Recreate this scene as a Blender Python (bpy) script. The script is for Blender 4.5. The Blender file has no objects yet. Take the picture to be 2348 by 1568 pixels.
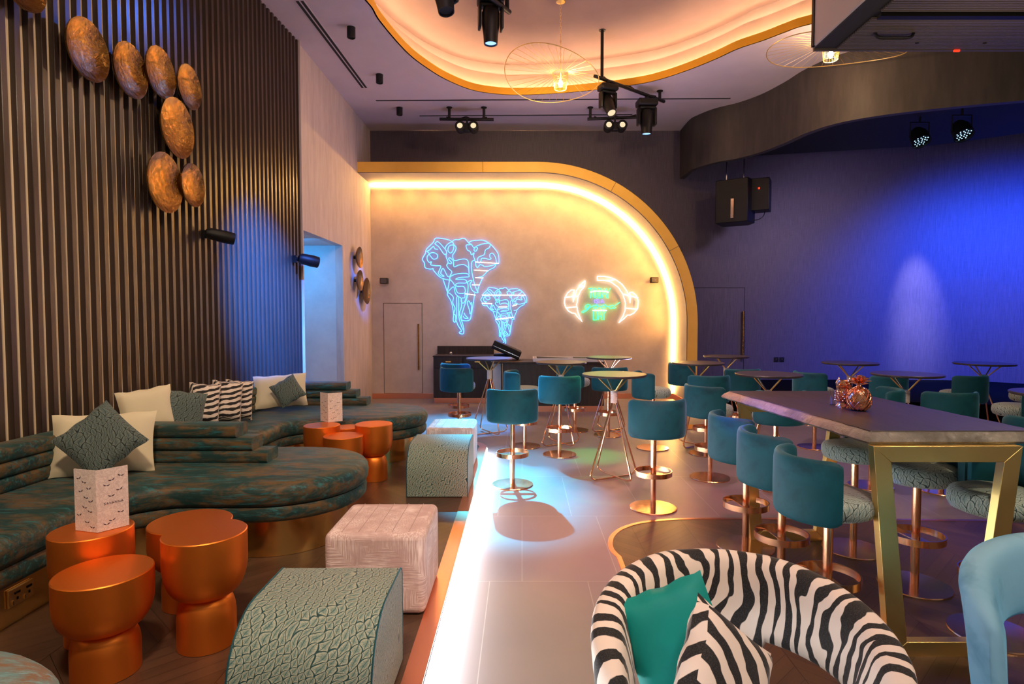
import bpy, bmesh, math, random
from mathutils import Vector, Matrix
random.seed(7)
C = bpy.context.scene.collection
S = bpy.context.scene
R = math.radians
V = Vector

# ------------------------------------------------------------------ camera, world, exposure
F = 1374.0; CH = 1.62; PITCH = math.atan(59 / F)
cam_d = bpy.data.cameras.new('camera'); cam = bpy.data.objects.new('camera', cam_d); C.objects.link(cam)
cam.location = (0, 0, CH); cam.rotation_euler = (R(90) - PITCH, 0, 0)
cam_d.sensor_width = 36; cam_d.lens = F / 2348 * 36; cam_d.shift_x = -23 / 2348
cam_d.clip_start = .05; cam_d.clip_end = 100
S.camera = cam
S.view_settings.view_transform = 'Standard'; S.view_settings.look = 'None'
S.view_settings.exposure = -0.38; S.view_settings.gamma = 1; S.view_settings.use_curve_mapping = False
W = bpy.data.worlds.new('world'); S.world = W; W.use_nodes = True
W.node_tree.nodes['Background'].inputs[0].default_value = (.95, .80, .74, 1)
W.node_tree.nodes['Background'].inputs[1].default_value = .24

def lamp(kind, name, loc, energy, col, aim=None, size=.1, angle=60, blend=.6, sy=None):
    d = bpy.data.lights.new(name, kind); o = bpy.data.objects.new(name, d); C.objects.link(o)
    d.energy = energy; d.color = col; o.location = loc
    if kind == 'AREA':
        d.shape = 'RECTANGLE'; d.size = size; d.size_y = sy or size
    else:
        d.shadow_soft_size = size
    if kind == 'SPOT': d.spot_size = R(angle); d.spot_blend = blend
    if aim is not None:
        o.rotation_euler = (V(aim) - V(loc)).to_track_quat('-Z', 'Y').to_euler()
    return o
# warm fill added behind the camera and over the lounge; moving heads (most coloured)
lamp('SPOT', 'warm_fill', (-.6, .2, 4.9), 760, (1, .74, .50), (-2.0, 3.2, .4), .22, 80, .8)
lamp('SPOT', 'warm_fill', (-1.75, 4.6, 5.1), 120, (1, .72, .5), (-2.2, 5.4, .5), .12, 64, .8)
lamp('SPOT', 'warm_fill', (1.4, .3, 4.9), 330, (1, .84, .74), (1.2, 2.6, .5), .22, 75, .8)
lamp('SPOT', 'warm_fill', (3.6, .8, 4.4), 380, (1, .78, .5), (2.3, 3.2, .6), .15, 80, .8)
lamp('SPOT', 'slat_wash', (.6, 1.6, 4.6), 300, (1, .76, .52), (-3.1, 4.6, 3.2), .25, 84, .9)
lamp('SPOT', 'wall_wash', (-.2, 3.6, 4.9), 250, (1, .72, .74), (-2.9, 9.6, 2.9), .25, 56, .9)
lamp('SPOT', 'neon_wall_wash', (.2, 5.6, 4.9), 130, (1, .62, .50), (-.2, 11.8, 2.0), .25, 50, .9)
lamp('SPOT', 'pink_spot', (1.0, 3.0, 4.8), 620, (1, .20, .27), (1.15, 4.5, 0), .10, 46, .9)
lamp('SPOT', 'pink_spot', (1.8, 6.0, 4.6), 380, (1, .58, .62), (1.9, 7.0, 0), .10, 80, .9)
lamp('SPOT', 'blush_spot', (.5, 1.0, 4.9), 170, (1, .46, .48), (.45, 2.6, 0), .12, 50, .9)
lamp('SPOT', 'cyan_spot', (-.95, 10.1, 4.55), 4600, (.0, .46, 1), (-1.0, 8.9, 0), .05, 30, 1)
lamp('SPOT', 'cyan_spot', (-.85, 10.1, 4.55), 13000, (.0, .55, .95), (-.10, 5.5, 0), .05, 17, 1)
lamp('SPOT', 'cyan_spot', (-.34, 6.35, 4.2), 2200, (.0, .56, 1), (-.15, 6.6, 0), .05, 24, 1)
lamp('SPOT', 'pink_front_fill', (.5, .2, 4.2), 900, (1, .14, .22), (.75, 4.7, .4), .08, 30, 1)  # added pink fill from the camera side for the stool poles
lamp('SPOT', 'blue_slat_spot', (.2, 4.6, 4.9), 30000, (.02, .18, 1), (-2.95, 7.05, 1.75), .05, 25, 1)
lamp('SPOT', 'blue_disc_spot', (-1.4, 6.9, 5.1), 110, (.05, .20, 1), (-3.1, 4.9, 3.9), .05, 34, 1)
lamp('SPOT', 'blue_disc_spot', (-.6, 8.4, 4.6), 2600, (.02, .18, 1), (-2.9, 10.85, 2.25), .03, 13, .8)
lamp('SPOT', 'green_spot', (.75, 6.8, 4.7), 1500, (.05, 1, .2), (.80, 6.9, 0), .05, 13, .9)
lamp('SPOT', 'green_spot', (1.3, 7.2, 4.6), 1900, (.05, 1, .2), (.90, 5.95, 1.05), .05, 11, .8)
lamp('SPOT', 'green_spot', (1.5, 7.4, 4.6), 1500, (.05, 1, .2), (1.23, 8.4, 1.05), .05, 10, .8)
lamp('SPOT', 'blue_top_spot', (.1, 7.0, 4.6), 3500, (.02, .16, 1), (-.45, 8.25, 1.05), .05, 14, .8)
lamp('SPOT', 'blue_table_spot', (-1.4, 4.9, 2.7), 1100, (.02, .12, 1), (1.60, 3.75, 1.06), .03, 13, .6)  # added blue light hanging free, without a fixture, for the slab edge
lamp('AREA', 'niche_light', (-3.55, 8.9, 2.70), 36, (.0, .36, 1), (-3.3, 9.9, .6), .8, sy=.3)
lamp('SPOT', 'stage_blue', (8.8, 8.6, 4.0), 4200, (.005, .07, 1), (9.4, 11.0, 1.4), .2, 130, 1)
lamp('SPOT', 'stage_blue', (7.9, 9.6, 4.0), 330, (.02, .12, 1), (8.5, 11.8, 1.6), .2, 120, 1)
lamp('SPOT', 'stage_lilac', (7.62, 10.9, 4.4), 1500, (.74, .70, 1), (7.74, 11.8, 1.55), .05, 26, 1)
lamp('SPOT', 'stage_lilac', (7.5, 10.2, 4.3), 700, (.70, .66, 1), (7.72, 11.8, 1.15), .05, 16, 1)
lamp('SPOT', 'stage_violet', (5.4, 8.9, 4.0), 470, (.66, .52, .90), (6.3, 11.8, 1.0), .2, 140, 1)
lamp('SPOT', 'ceiling_lilac_fill', (1.5, 8.6, .9), 330, (.74, .52, 1), (-.6, 7.6, 5.2), .3, 130, .9)  # added upward fill to brighten the ceiling, no fixture down here
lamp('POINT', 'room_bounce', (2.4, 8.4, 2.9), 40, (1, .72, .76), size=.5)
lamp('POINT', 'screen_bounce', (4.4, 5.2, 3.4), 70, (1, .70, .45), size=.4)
lamp('SPOT', 'arch_wash', (.4, 7.6, 4.9), 420, (1, .72, .40), (.4, 10.85, 3.7), .2, 76, 1)  # extra lamp added to lift the ochre arch face

# ------------------------------------------------------------------ helpers
def P(px, py, z=None, y=None, x=None):
    """point of the room seen at a pixel of the photograph, on a given height / depth / side plane"""
    u = (px - 1197) / F; v = (784 - py) / F
    d = V((u, math.cos(PITCH) + v * math.sin(PITCH), -math.sin(PITCH) + v * math.cos(PITCH)))
    if z is not None: t = (z - CH) / d.z
    elif y is not None: t = y / d.y
    else: t = x / d.x
    return V((0, 0, CH)) + d * t

def catmull(pts, n=6, closed=False):
    pts = [V(p) for p in pts]; out = []; N = len(pts)
    rng = N if closed else N - 1
    for i in range(rng):
        if closed: a, b, c, d = pts[i - 1], pts[i], pts[(i + 1) % N], pts[(i + 2) % N]
        else: a, b, c, d = pts[max(i - 1, 0)], pts[i], pts[i + 1], pts[min(i + 2, N - 1)]
        for k in range(n):
            t = k / n
            out.append(.5 * ((2 * b) + (c - a) * t + (2 * a - 5 * b + 4 * c - d) * t * t + (3 * b - a - 3 * c + d) * t ** 3))
    if not closed: out.append(pts[-1])
    return out

class MB:
    def __init__(s): s.bm = bmesh.new()
    def face(s, vs):
        try: return s.bm.faces.new(vs)
        except ValueError: return None
    def box(s, c, size, m=None):
        c = V(c); h = V(size) / 2; m = m or Matrix.Identity(3)
        vs = [s.bm.verts.new(c + m @ V((x * h.x, y * h.y, z * h.z))) for x in (-1, 1) for y in (-1, 1) for z in (-1, 1)]
        for f in ((0, 1, 3, 2), (4, 6, 7, 5), (0, 4, 5, 1), (2, 3, 7, 6), (0, 2, 6, 4), (1, 5, 7, 3)):
            s.face([vs[i] for i in f])
        return s
    def tube(s, pts, r, seg=8, closed=False, cap=True):
        pts = [V(p) for p in pts]; n = len(pts); rings = []; prev = None
        for i, p in enumerate(pts):
            if closed: t = pts[(i + 1) % n] - pts[i - 1]
            else: t = pts[min(i + 1, n - 1)] - pts[max(i - 1, 0)]
            if t.length < 1e-9: t = V((0, 0, 1))
            t.normalize()
            if prev is None:
                a = V((0, 0, 1)) if abs(t.z) < .9 else V((1, 0, 0)); u = t.cross(a).normalized()
            else:
                u = (prev - t * prev.dot(t))
                u = u.normalized() if u.length > 1e-6 else t.orthogonal().normalized()
            prev = u; w = t.cross(u); rr = r[i] if isinstance(r, (list, tuple)) else r
            rings.append([s.bm.verts.new(p + (u * math.cos(2 * math.pi * k / seg) + w * math.sin(2 * math.pi * k / seg)) * rr) for k in range(seg)])
        for i in range(n if closed else n - 1):
            a, b = rings[i], rings[(i + 1) % n]
            for k in range(seg): s.face([a[k], a[(k + 1) % seg], b[(k + 1) % seg], b[k]])
        if cap and not closed: s.face(rings[0][::-1]); s.face(rings[-1])
        return s
    def lathe(s, prof, seg=40, c=(0, 0, 0), sx=1, sy=1, m=None, arc=None):
        c = V(c); rings = []; m = m or Matrix.Identity(3)
        for r, z in prof:
            if r < 1e-6: rings.append([s.bm.verts.new(c + m @ V((0, 0, z)))])
            else: rings.append([s.bm.verts.new(c + m @ V((r * sx * math.cos(2 * math.pi * k / seg), r * sy * math.sin(2 * math.pi * k / seg), z))) for k in range(seg)])
        for a, b in zip(rings, rings[1:]):
            for k in range(seg):
                if len(a) == 1 and len(b) == 1: continue
                if len(a) == 1: s.face([a[0], b[k], b[(k + 1) % seg]])
                elif len(b) == 1: s.face([a[k], b[0], a[(k + 1) % seg]])
                else: s.face([a[k], b[k], b[(k + 1) % seg], a[(k + 1) % seg]])
        return s
    def cyl(s, p0, p1, r, seg=20): return s.tube([p0, p1], r, seg)
    def prism(s, poly, z0, z1, axis='z'):
        f = {'z': lambda a, b, h: V((a, b, h)), 'y': lambda a, b, h: V((a, h, b)), 'x': lambda a, b, h: V((h, a, b))}[axis]
        lo = [s.bm.verts.new(f(a, b, z0)) for a, b in poly]; hi = [s.bm.verts.new(f(a, b, z1)) for a, b in poly]
        n = len(poly)
        for i in range(n): s.face([lo[i], lo[(i + 1) % n], hi[(i + 1) % n], hi[i]])
        s.face(lo[::-1]); s.face(hi)
        return s
    def layers(s, poly, prof):
        """closed plan outline, profile of (inset, z): a solid with shaped sides"""
        n = len(poly); rings = []
        ar = sum(poly[i][0] * poly[(i + 1) % n][1] - poly[(i + 1) % n][0] * poly[i][1] for i in range(n))
        sg = 1 if ar > 0 else -1; nr = []
        for i in range(n):
            d1 = (V(poly[i]) - V(poly[i - 1])).normalized(); d2 = (V(poly[(i + 1) % n]) - V(poly[i])).normalized()
            n1 = V((-d1.y, d1.x)) * sg; n2 = V((-d2.y, d2.x)) * sg; b = (n1 + n2)
            b = b / max(.5, b.dot(n1)) if b.length > 1e-6 else n1
            nr.append(b)
        for ins, z in prof:
            rings.append([s.bm.verts.new((poly[i][0] + nr[i].x * ins, poly[i][1] + nr[i].y * ins, z)) for i in range(n)])
        for a, b in zip(rings, rings[1:]):
            for k in range(n): s.face([a[k], a[(k + 1) % n], b[(k + 1) % n], b[k]])
        s.face(rings[0][::-1]); s.face(rings[-1])
        return s
    def sweep(s, path, sec, cap=True, closed=False):
        """horizontal path (x,y), section of (offset to the left, z)"""
        n = len(path); rings = []
        for i in range(n):
            if closed: a, b = V(path[i - 1]), V(path[(i + 1) % n])
            else: a, b = V(path[max(i - 1, 0)]), V(path[min(i + 1, n - 1)])
            t = (b - a).to_2d().normalized(); nn = V((-t.y, t.x))
            rings.append([s.bm.verts.new((path[i][0] + nn.x * o, path[i][1] + nn.y * o, z)) for o, z in sec])
        k = len(sec)
        for i in range(n if closed else n - 1):
            a, b = rings[i], rings[(i + 1) % n]
            for j in range(k): s.face([a[j], a[(j + 1) % k], b[(j + 1) % k], b[j]])
        if cap and not closed: s.face(rings[0][::-1]); s.face(rings[-1])
        return s
    def build(s, name, mat, parent=None, bevel=0, seg=2, smooth=35, sub=0, loc=None, keepn=False, uvf=None):
        if not keepn: bmesh.ops.recalc_face_normals(s.bm, faces=s.bm.faces)
        uv = s.bm.loops.layers.uv.new('UVMap')
        for f in s.bm.faces:
            n = f.normal; ax = max(range(3), key=lambda i: abs(n[i]))
            for l in f.loops:
                c = l.vert.co; l[uv].uv = uvf(c, f) if uvf else ((c.y, c.z), (c.x, c.z), (c.x, c.y))[ax]
        me = bpy.data.meshes.new(name); s.bm.to_mesh(me); s.bm.free()
        if smooth:
            for p in me.polygons: p.use_smooth = True
            me.set_sharp_from_angle(angle=R(smooth))
        me.materials.append(mat)
        o = bpy.data.objects.new(name, me); C.objects.link(o)
        if parent: o.parent = parent
        if loc: o.location = loc
        if bevel:
            b = o.modifiers.new('bevel', 'BEVEL'); b.width = bevel; b.segments = seg; b.limit_method = 'ANGLE'; b.angle_limit = R(40)
            b.harden_normals = False
        if sub:
            m = o.modifiers.new('sub', 'SUBSURF'); m.levels = sub; m.render_levels = sub
        return o

def thing(name, label, cat, loc=(0, 0, 0), rz=0, group=None):
    o = bpy.data.objects.new(name, None); C.objects.link(o); o.empty_display_size = .1
    o.location = loc; o.rotation_euler = (0, 0, rz); o['label'] = label; o['category'] = cat
    if group: o['group'] = group
    return o
def tag(o, label, cat, group=None):
    o['label'] = label; o['category'] = cat
    if group: o['group'] = group
    return o
def struct(o): o['kind'] = 'structure'; return o
def dup(root, loc, rz, label, group=None):
    r = root.copy(); C.objects.link(r); r.location = loc; r.rotation_euler = (0, 0, rz); r['label'] = label
    if group: r['group'] = group
    for ch in list(root.children):
        c = ch.copy(); C.objects.link(c); c.parent = r
        for g in list(ch.children):
            d = g.copy(); C.objects.link(d); d.parent = c
    return r

# ------------------------------------------------------------------ materials
def base(name, col=(.5, .5, .5), rough=.5, metal=0, sheen=0, spec=None, coat=0, emit=None, es=0, sheen_tint=None):
    m = bpy.data.materials.new(name); m.use_nodes = True; b = m.node_tree.nodes['Principled BSDF']
    b.inputs['Base Color'].default_value = (*col, 1); b.inputs['Roughness'].default_value = rough
    b.inputs['Metallic'].default_value = metal
    if sheen: b.inputs['Sheen Weight'].default_value = sheen; b.inputs['Sheen Roughness'].default_value = .35
    if sheen_tint: b.inputs['Sheen Tint'].default_value = (*sheen_tint, 1)
    if spec is not None: b.inputs['Specular IOR Level'].default_value = spec
    if coat: b.inputs['Coat Weight'].default_value = coat
    if emit: b.inputs['Emission Color'].default_value = (*emit, 1); b.inputs['Emission Strength'].default_value = es
    return m
class NT:
    def __init__(s, m): s.m = m; s.t = m.node_tree; s.b = s.t.nodes['Principled BSDF']
    def n(s, typ, **kw):
        x = s.t.nodes.new(typ)
        for k, v in kw.items():
            if k in x.inputs: s.set(x.inputs[k], v)
            else: setattr(x, k, v)
        return x
    def set(s, i, v):
        if isinstance(v, bpy.types.NodeSocket): s.t.links.new(v, i)
        elif isinstance(v, (tuple, list)) and len(v) == 3 and i.type == 'RGBA': i.default_value = (*v, 1)
        else: i.default_value = v
    def math(s, op, a, b=0, c=None):
        x = s.t.nodes.new('ShaderNodeMath'); x.operation = op; s.set(x.inputs[0], a); s.set(x.inputs[1], b)
        if c is not None: s.set(x.inputs[2], c)
        return x.outputs[0]
    def mix(s, f, a, b):
        x = s.t.nodes.new('ShaderNodeMix'); x.data_type = 'RGBA'; s.set(x.inputs[0], f); s.set(x.inputs[6], a); s.set(x.inputs[7], b)
        return x.outputs[2]
    def ramp(s, f, stops, mode='LINEAR'):
        x = s.t.nodes.new('ShaderNodeValToRGB'); s.set(x.inputs[0], f); e = x.color_ramp; e.interpolation = mode
        while len(e.elements) < len(stops): e.elements.new(.5)
        for el, (p, c) in zip(e.elements, stops):
            el.position = p; el.color = (*c, 1) if isinstance(c, tuple) else (c, c, c, 1)
        return x.outputs[0]
    def coord(s, kind='Object', scale=(1, 1, 1), rot=(0, 0, 0)):
        c = s.t.nodes.new('ShaderNodeTexCoord'); mp = s.t.nodes.new('ShaderNodeMapping')
        s.t.links.new(c.outputs[kind], mp.inputs[0]); mp.inputs['Scale'].default_value = scale; mp.inputs['Rotation'].default_value = rot
        return mp.outputs[0]
    def noise(s, vec, scale, detail=3, rough=.5, dist=0):
        x = s.t.nodes.new('ShaderNodeTexNoise'); s.t.links.new(vec, x.inputs['Vector']); x.inputs['Scale'].default_value = scale
        x.inputs['Detail'].default_value = detail; x.inputs['Roughness'].default_value = rough; x.inputs['Distortion'].default_value = dist
        return x.outputs['Fac']
    def col(s, c): s.set(s.b.inputs['Base Color'], c)
    def rough(s, c): s.set(s.b.inputs['Roughness'], c)
    def bump(s, h, strength=.3, dist=.01):
        x = s.t.nodes.new('ShaderNodeBump'); s.set(x.inputs['Height'], h); x.inputs['Strength'].default_value = strength; x.inputs['Distance'].default_value = dist
        s.t.links.new(x.outputs[0], s.b.inputs['Normal'])

def m_plaster(name, c1, c2, rough=.75, vert=False):
    m = base(name, c1, rough); t = NT(m)
    v = t.coord('Object', (1, 1, .18) if vert else (1, 1, 1))
    f = t.noise(v, 3.2 if not vert else 9, 6, .65)
    t.col(t.mix(t.ramp(f, [(.3, 0.0), (.7, 1.0)]), c1, c2)); t.bump(t.noise(v, 40, 4), .12, .004)
    return m
def m_wallpaper(name, c1, c2):
    m = base(name, c1, .62, sheen=.3); t = NT(m)
    f = t.noise(t.coord('Object', (60, 60, 1.2)), 3, 3, .7); g = t.noise(t.coord('Object', (3, 3, 140)), 3, 2, .6)
    t.col(t.mix(t.ramp(t.math('MULTIPLY_ADD', g, .35, f), [(.45, 0.0), (.9, 1.0)]), c1, c2)); t.bump(f, .25, .002)
    return m
def leaf_nodes(t, k=14, dark=(.02, .07, .07), mid=(.10, .22, .20), light=(.42, .46, .36)):
    """overlapping pointed leaves"""
    c = t.t.nodes.new('ShaderNodeTexCoord'); nz = t.t.nodes.new('ShaderNodeTexNoise'); t.t.links.new(c.outputs['UV'], nz.inputs['Vector']); nz.inputs['Scale'].default_value = 5
    mx = t.t.nodes.new('ShaderNodeVectorMath'); mx.operation = 'MULTIPLY_ADD'; t.t.links.new(nz.outputs['Color'], mx.inputs[0]); mx.inputs[1].default_value = (.16, .16, 0); t.t.links.new(c.outputs['UV'], mx.inputs[2])
    mp = t.t.nodes.new('ShaderNodeMapping'); t.t.links.new(mx.outputs[0], mp.inputs[0]); mp.inputs['Rotation'].default_value = (0, 0, .5); mp.inputs['Scale'].default_value = (k, k, k)
    sp = t.t.nodes.new('ShaderNodeSeparateXYZ'); t.t.links.new(mp.outputs[0], sp.inputs[0])
    X, Y = sp.outputs[0], sp.outputs[1]
    Yr = t.math('MULTIPLY', Y, 1.25); row = t.math('FLOOR', Yr)
    off = t.math('MULTIPLY', t.math('MODULO', t.math('ABSOLUTE', row), 2.0), .5)
    fx = t.math('SUBTRACT', t.math('FRACT', t.math('ADD', X, off)), .5); fy = t.math('FRACT', Yr)
    ax = t.math('ABSOLUTE', fx)
    w = t.math('MULTIPLY', t.math('POWER', t.math('SUBTRACT', 1.0, t.math('POWER', fy, 1.7)), .72), .5)
    d = t.math('SUBTRACT', w, ax)                     # > 0 tip of this row's leaf
    inside = t.math('GREATER_THAN', d, 0)
    edge = t.math('ABSOLUTE', d)
    outl = t.ramp(edge, [(0.0, 0.0), (.028, 0.0), (.07, .95), (.14, .86), (.30, .66), (.5, .55)])
    vein1 = t.ramp(ax, [(0.0, .35), (.035, 1.0)]); ax2 = t.math('SUBTRACT', .5, ax); vein2 = t.ramp(ax2, [(0.0, .35), (.035, 1.0)])
    vein = t.mix(inside, vein2, vein1)
    fine = t.ramp(t.noise(mp.outputs[0], 9, 3, .7), [(.3, .55), (.65, 1.0)])
    g = t.math('MULTIPLY', t.math('MULTIPLY', outl, vein), fine)
    c1 = t.mix(t.ramp(g, [(.05, 0.0), (.45, 1.0)]), dark, mid)
    return t.mix(t.ramp(g, [(.35, 0.0), (.95, 1.0)]), c1, light), g
def m_leaf(name, k, dark, mid, light, bump=.5):
    m = base(name, mid, .72, sheen=.3); t = NT(m); c, g = leaf_nodes(t, k, dark, mid, light); t.col(c); t.bump(g, bump, .006)
    return m
def m_zebra(name, k=9.0, cream=(.80, .70, .62), A=3.0, ns=3.0, rot=0, an=(1, .45)):
    """black irregular forking stripes across the UV x direction"""
    m = base(name, cream, .8, sheen=.35); t = NT(m)
    v = t.coord('UV', (1, 1, 1), (0, 0, rot)); sp = t.n('ShaderNodeSeparateXYZ'); t.t.links.new(v, sp.inputs[0])
    nv = t.coord('UV', (an[0], an[1], 1), (0, 0, rot))
    n1 = t.noise(nv, ns, 2, .5, .4); n2 = t.noise(nv, ns * 3.1, 2, .5)
    ph = t.math('ADD', t.math('MULTIPLY', sp.outputs[0], k * 6.2832), t.math('MULTIPLY', t.math('SUBTRACT', n1, .5), A * 6.2832))
    w = t.math('ADD', t.math('SINE', ph), t.math('MULTIPLY', t.math('SUBTRACT', n2, .5), 3.2))
    f = t.ramp(t.math('MULTIPLY_ADD', w, .25, .5), [(.46, 0.0), (.50, 1.0)])
    fl = t.noise(t.coord('Object'), 260, 2, .6)
    blk = t.ramp(fl, [(.45, (.006, .006, .007)), (.75, (.045, .042, .045))])
    t.col(t.mix(f, blk, cream)); t.bump(fl, .2, .002)
    return m
def m_velvet(name, c1, c2, c3, sheen=.9, tint=(.2, .6, .85), patch=4):
    m = base(name, c1, .62, sheen=sheen, sheen_tint=tint, spec=.3); t = NT(m); v = t.coord('Object')
    a = t.ramp(t.noise(v, patch, 4, .6, .5), [(.30, 0.0), (.72, 1.0)]); b = t.ramp(t.noise(v, patch * 1.5, 4, .6, .3), [(.52, 0.0), (.80, .8)])
    t.col(t.mix(b, t.mix(a, c1, c2), c3)); t.bump(t.noise(v, 25, 3), .08, .01)
    return m
def m_patina(name, light=False):
    m = base(name, (.03, .08, .07), .55, sheen=.25, spec=.35, sheen_tint=(.4, .8, .8)); t = NT(m)
    v = t.coord('Object', (1.0, 2.2, 4.0)); n1 = t.noise(v, 3.4, 8, .74, .5); n2 = t.noise(t.coord('Object', (1.6, 12, 12)), 3.2, 6, .75)
    g = (.014, .050, .050) if not light else (.15, .34, .38); bl = (.03, .17, .20) if not light else (.24, .48, .54); br = (.16, .092, .036) if not light else (.26, .15, .09)
    c = t.mix(t.ramp(n1, [(.45, 0.0), (.60, 1.0)]), g, br)
    c = t.mix(t.ramp(n2, [(.53, 0.0), (.64, 1.0)]), c, bl)
    t.col(c); t.bump(t.noise(v, 60, 3), .08, .004)
    return m
def m_wood(name, c1, c2, rough=.4, sc=(1, 12, 1), k=3, herring=False):
    m = base(name, c1, rough); t = NT(m)
    if not herring:
        f = t.noise(t.coord('Object', sc), k, 6, .65, .4); t.col(t.mix(t.ramp(f, [(.35, 0.0), (.7, 1.0)]), c1, c2))
    else:
        sp = t.n('ShaderNodeSeparateXYZ'); t.t.links.new(t.coord('Object'), sp.inputs[0])
        X = t.math('MULTIPLY', sp.outputs[0], 1 / .42); col_i = t.math('FLOOR', X); fx = t.math('FRACT', X)
        tri = t.math('ABSOLUTE', t.math('SUBTRACT', t.math('FRACT', t.math('MULTIPLY', X, .5)), .5))
        yy = t.math('ADD', t.math('MULTIPLY', sp.outputs[1], 1 / .10), t.math('MULTIPLY', tri, 8.0))
        pl = t.math('FLOOR', yy); fy = t.math('FRACT', yy)
        wn = t.n('ShaderNodeTexWhiteNoise', noise_dimensions='2D'); cb = t.n('ShaderNodeCombineXYZ'); t.set(cb.inputs[0], pl); t.set(cb.inputs[1], col_i); t.t.links.new(cb.outputs[0], wn.inputs['Vector'])
        gv = t.n('ShaderNodeCombineXYZ'); t.set(gv.inputs[0], t.math('MULTIPLY', sp.outputs[0], 2.5)); t.set(gv.inputs[1], t.math('MULTIPLY', yy, 1.6)); t.set(gv.inputs[2], t.math('MULTIPLY', pl, 3.3))
        g = t.noise(gv.outputs[0], 2.2, 5, .65)
        gap = t.math('MULTIPLY', t.math('GREATER_THAN', fy, .03), t.math('GREATER_THAN', fx, .008))
        c = t.mix(t.math('MULTIPLY_ADD', g, .6, t.math('MULTIPLY', wn.outputs['Value'], .35)), c1, c2)
        t.col(t.mix(gap, (c1[0] * .3, c1[1] * .3, c1[2] * .3), c))
    return m
def m_tile(name):
    m = base(name, (.36, .32, .33), .40, spec=.45); t = NT(m); v = t.coord('Object')
    br = t.n('ShaderNodeTexBrick', offset=.33); t.t.links.new(v, br.inputs['Vector']); br.inputs['Scale'].default_value = 1
    br.inputs['Brick Width'].default_value = .60; br.inputs['Row Height'].default_value = 1.2; br.inputs['Mortar Size'].default_value = .0028
    t.set(br.inputs['Color1'], (.235, .20, .21)); t.set(br.inputs['Color2'], (.22, .19, .195)); t.set(br.inputs['Mortar'], (.34, .31, .31))
    n = t.noise(v, 1.6, 3, .5); t.col(t.mix(t.ramp(n, [(.3, 0.0), (.75, .15)]), br.outputs['Color'], (.14, .12, .125)))
    t.rough(t.ramp(n, [(.3, .36), (.7, .44)]))
    return m
def m_pink(name):
    m = base(name, (.7, .55, .52), .85, sheen=.3); t = NT(m)
    v = t.coord('Object'); vo = t.n('ShaderNodeTexVoronoi', feature='F1'); t.t.links.new(v, vo.inputs['Vector']); vo.inputs['Scale'].default_value = 5.5
    a = t.noise(t.coord('Object', (60, 60, 3)), 3, 2, .5); b = t.noise(t.coord('Object', (3, 3, 70)), 3, 2, .5)
    sel = t.math('GREATER_THAN', t.n('ShaderNodeSeparateColor', Color=vo.outputs['Color']).outputs[0], .5)
    f = t.mix(sel, t.ramp(a, [(.42, 0.0), (.58, 1.0)]), t.ramp(b, [(.42, 0.0), (.58, 1.0)]))
    blot = t.ramp(t.noise(v, 7, 4, .6), [(.38, 0.0), (.6, 1.0)])
    t.col(t.mix(t.math('MULTIPLY', t.n('ShaderNodeSeparateColor', Color=f).outputs[0], blot), (.62, .43, .41), (.95, .80, .77))); t.bump(f, .3, .003)
    return m
def m_metal(name, col, rough, brushed=False, hammer=False):
    m = base(name, col, rough, 1); t = NT(m)
    if brushed: t.rough(t.ramp(t.noise(t.coord('Object', (3, 3, 3)), 2, 2), [(.3, rough * .92), (.7, rough * 1.08)]))
    if hammer: t.bump(t.noise(t.coord('Object'), 22, 5, .6, .6), .7, .012)
    return m
def m_emit(name, col, s):
    m = bpy.data.materials.new(name); m.use_nodes = True; n = m.node_tree; n.nodes.clear()
    e = n.nodes.new('ShaderNodeEmission'); e.inputs[0].default_value = (*col, 1); e.inputs[1].default_value = s
    o = n.nodes.new('ShaderNodeOutputMaterial'); n.links.new(e.outputs[0], o.inputs[0]); return m
def m_glass(name, f=.12, tint=(1, 1, 1)):
    m = bpy.data.materials.new(name); m.use_nodes = True; n = m.node_tree; n.nodes.clear()
    a = n.nodes.new('ShaderNodeBsdfTransparent'); a.inputs[0].default_value = (*tint, 1); g = n.nodes.new('ShaderNodeBsdfGlossy'); g.inputs['Roughness'].default_value = .05
    x = n.nodes.new('ShaderNodeMixShader'); x.inputs[0].default_value = f; o = n.nodes.new('ShaderNodeOutputMaterial')
    n.links.new(a.outputs[0], x.inputs[1]); n.links.new(g.outputs[0], x.inputs[2]); n.links.new(x.outputs[0], o.inputs[0]); return m

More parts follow.
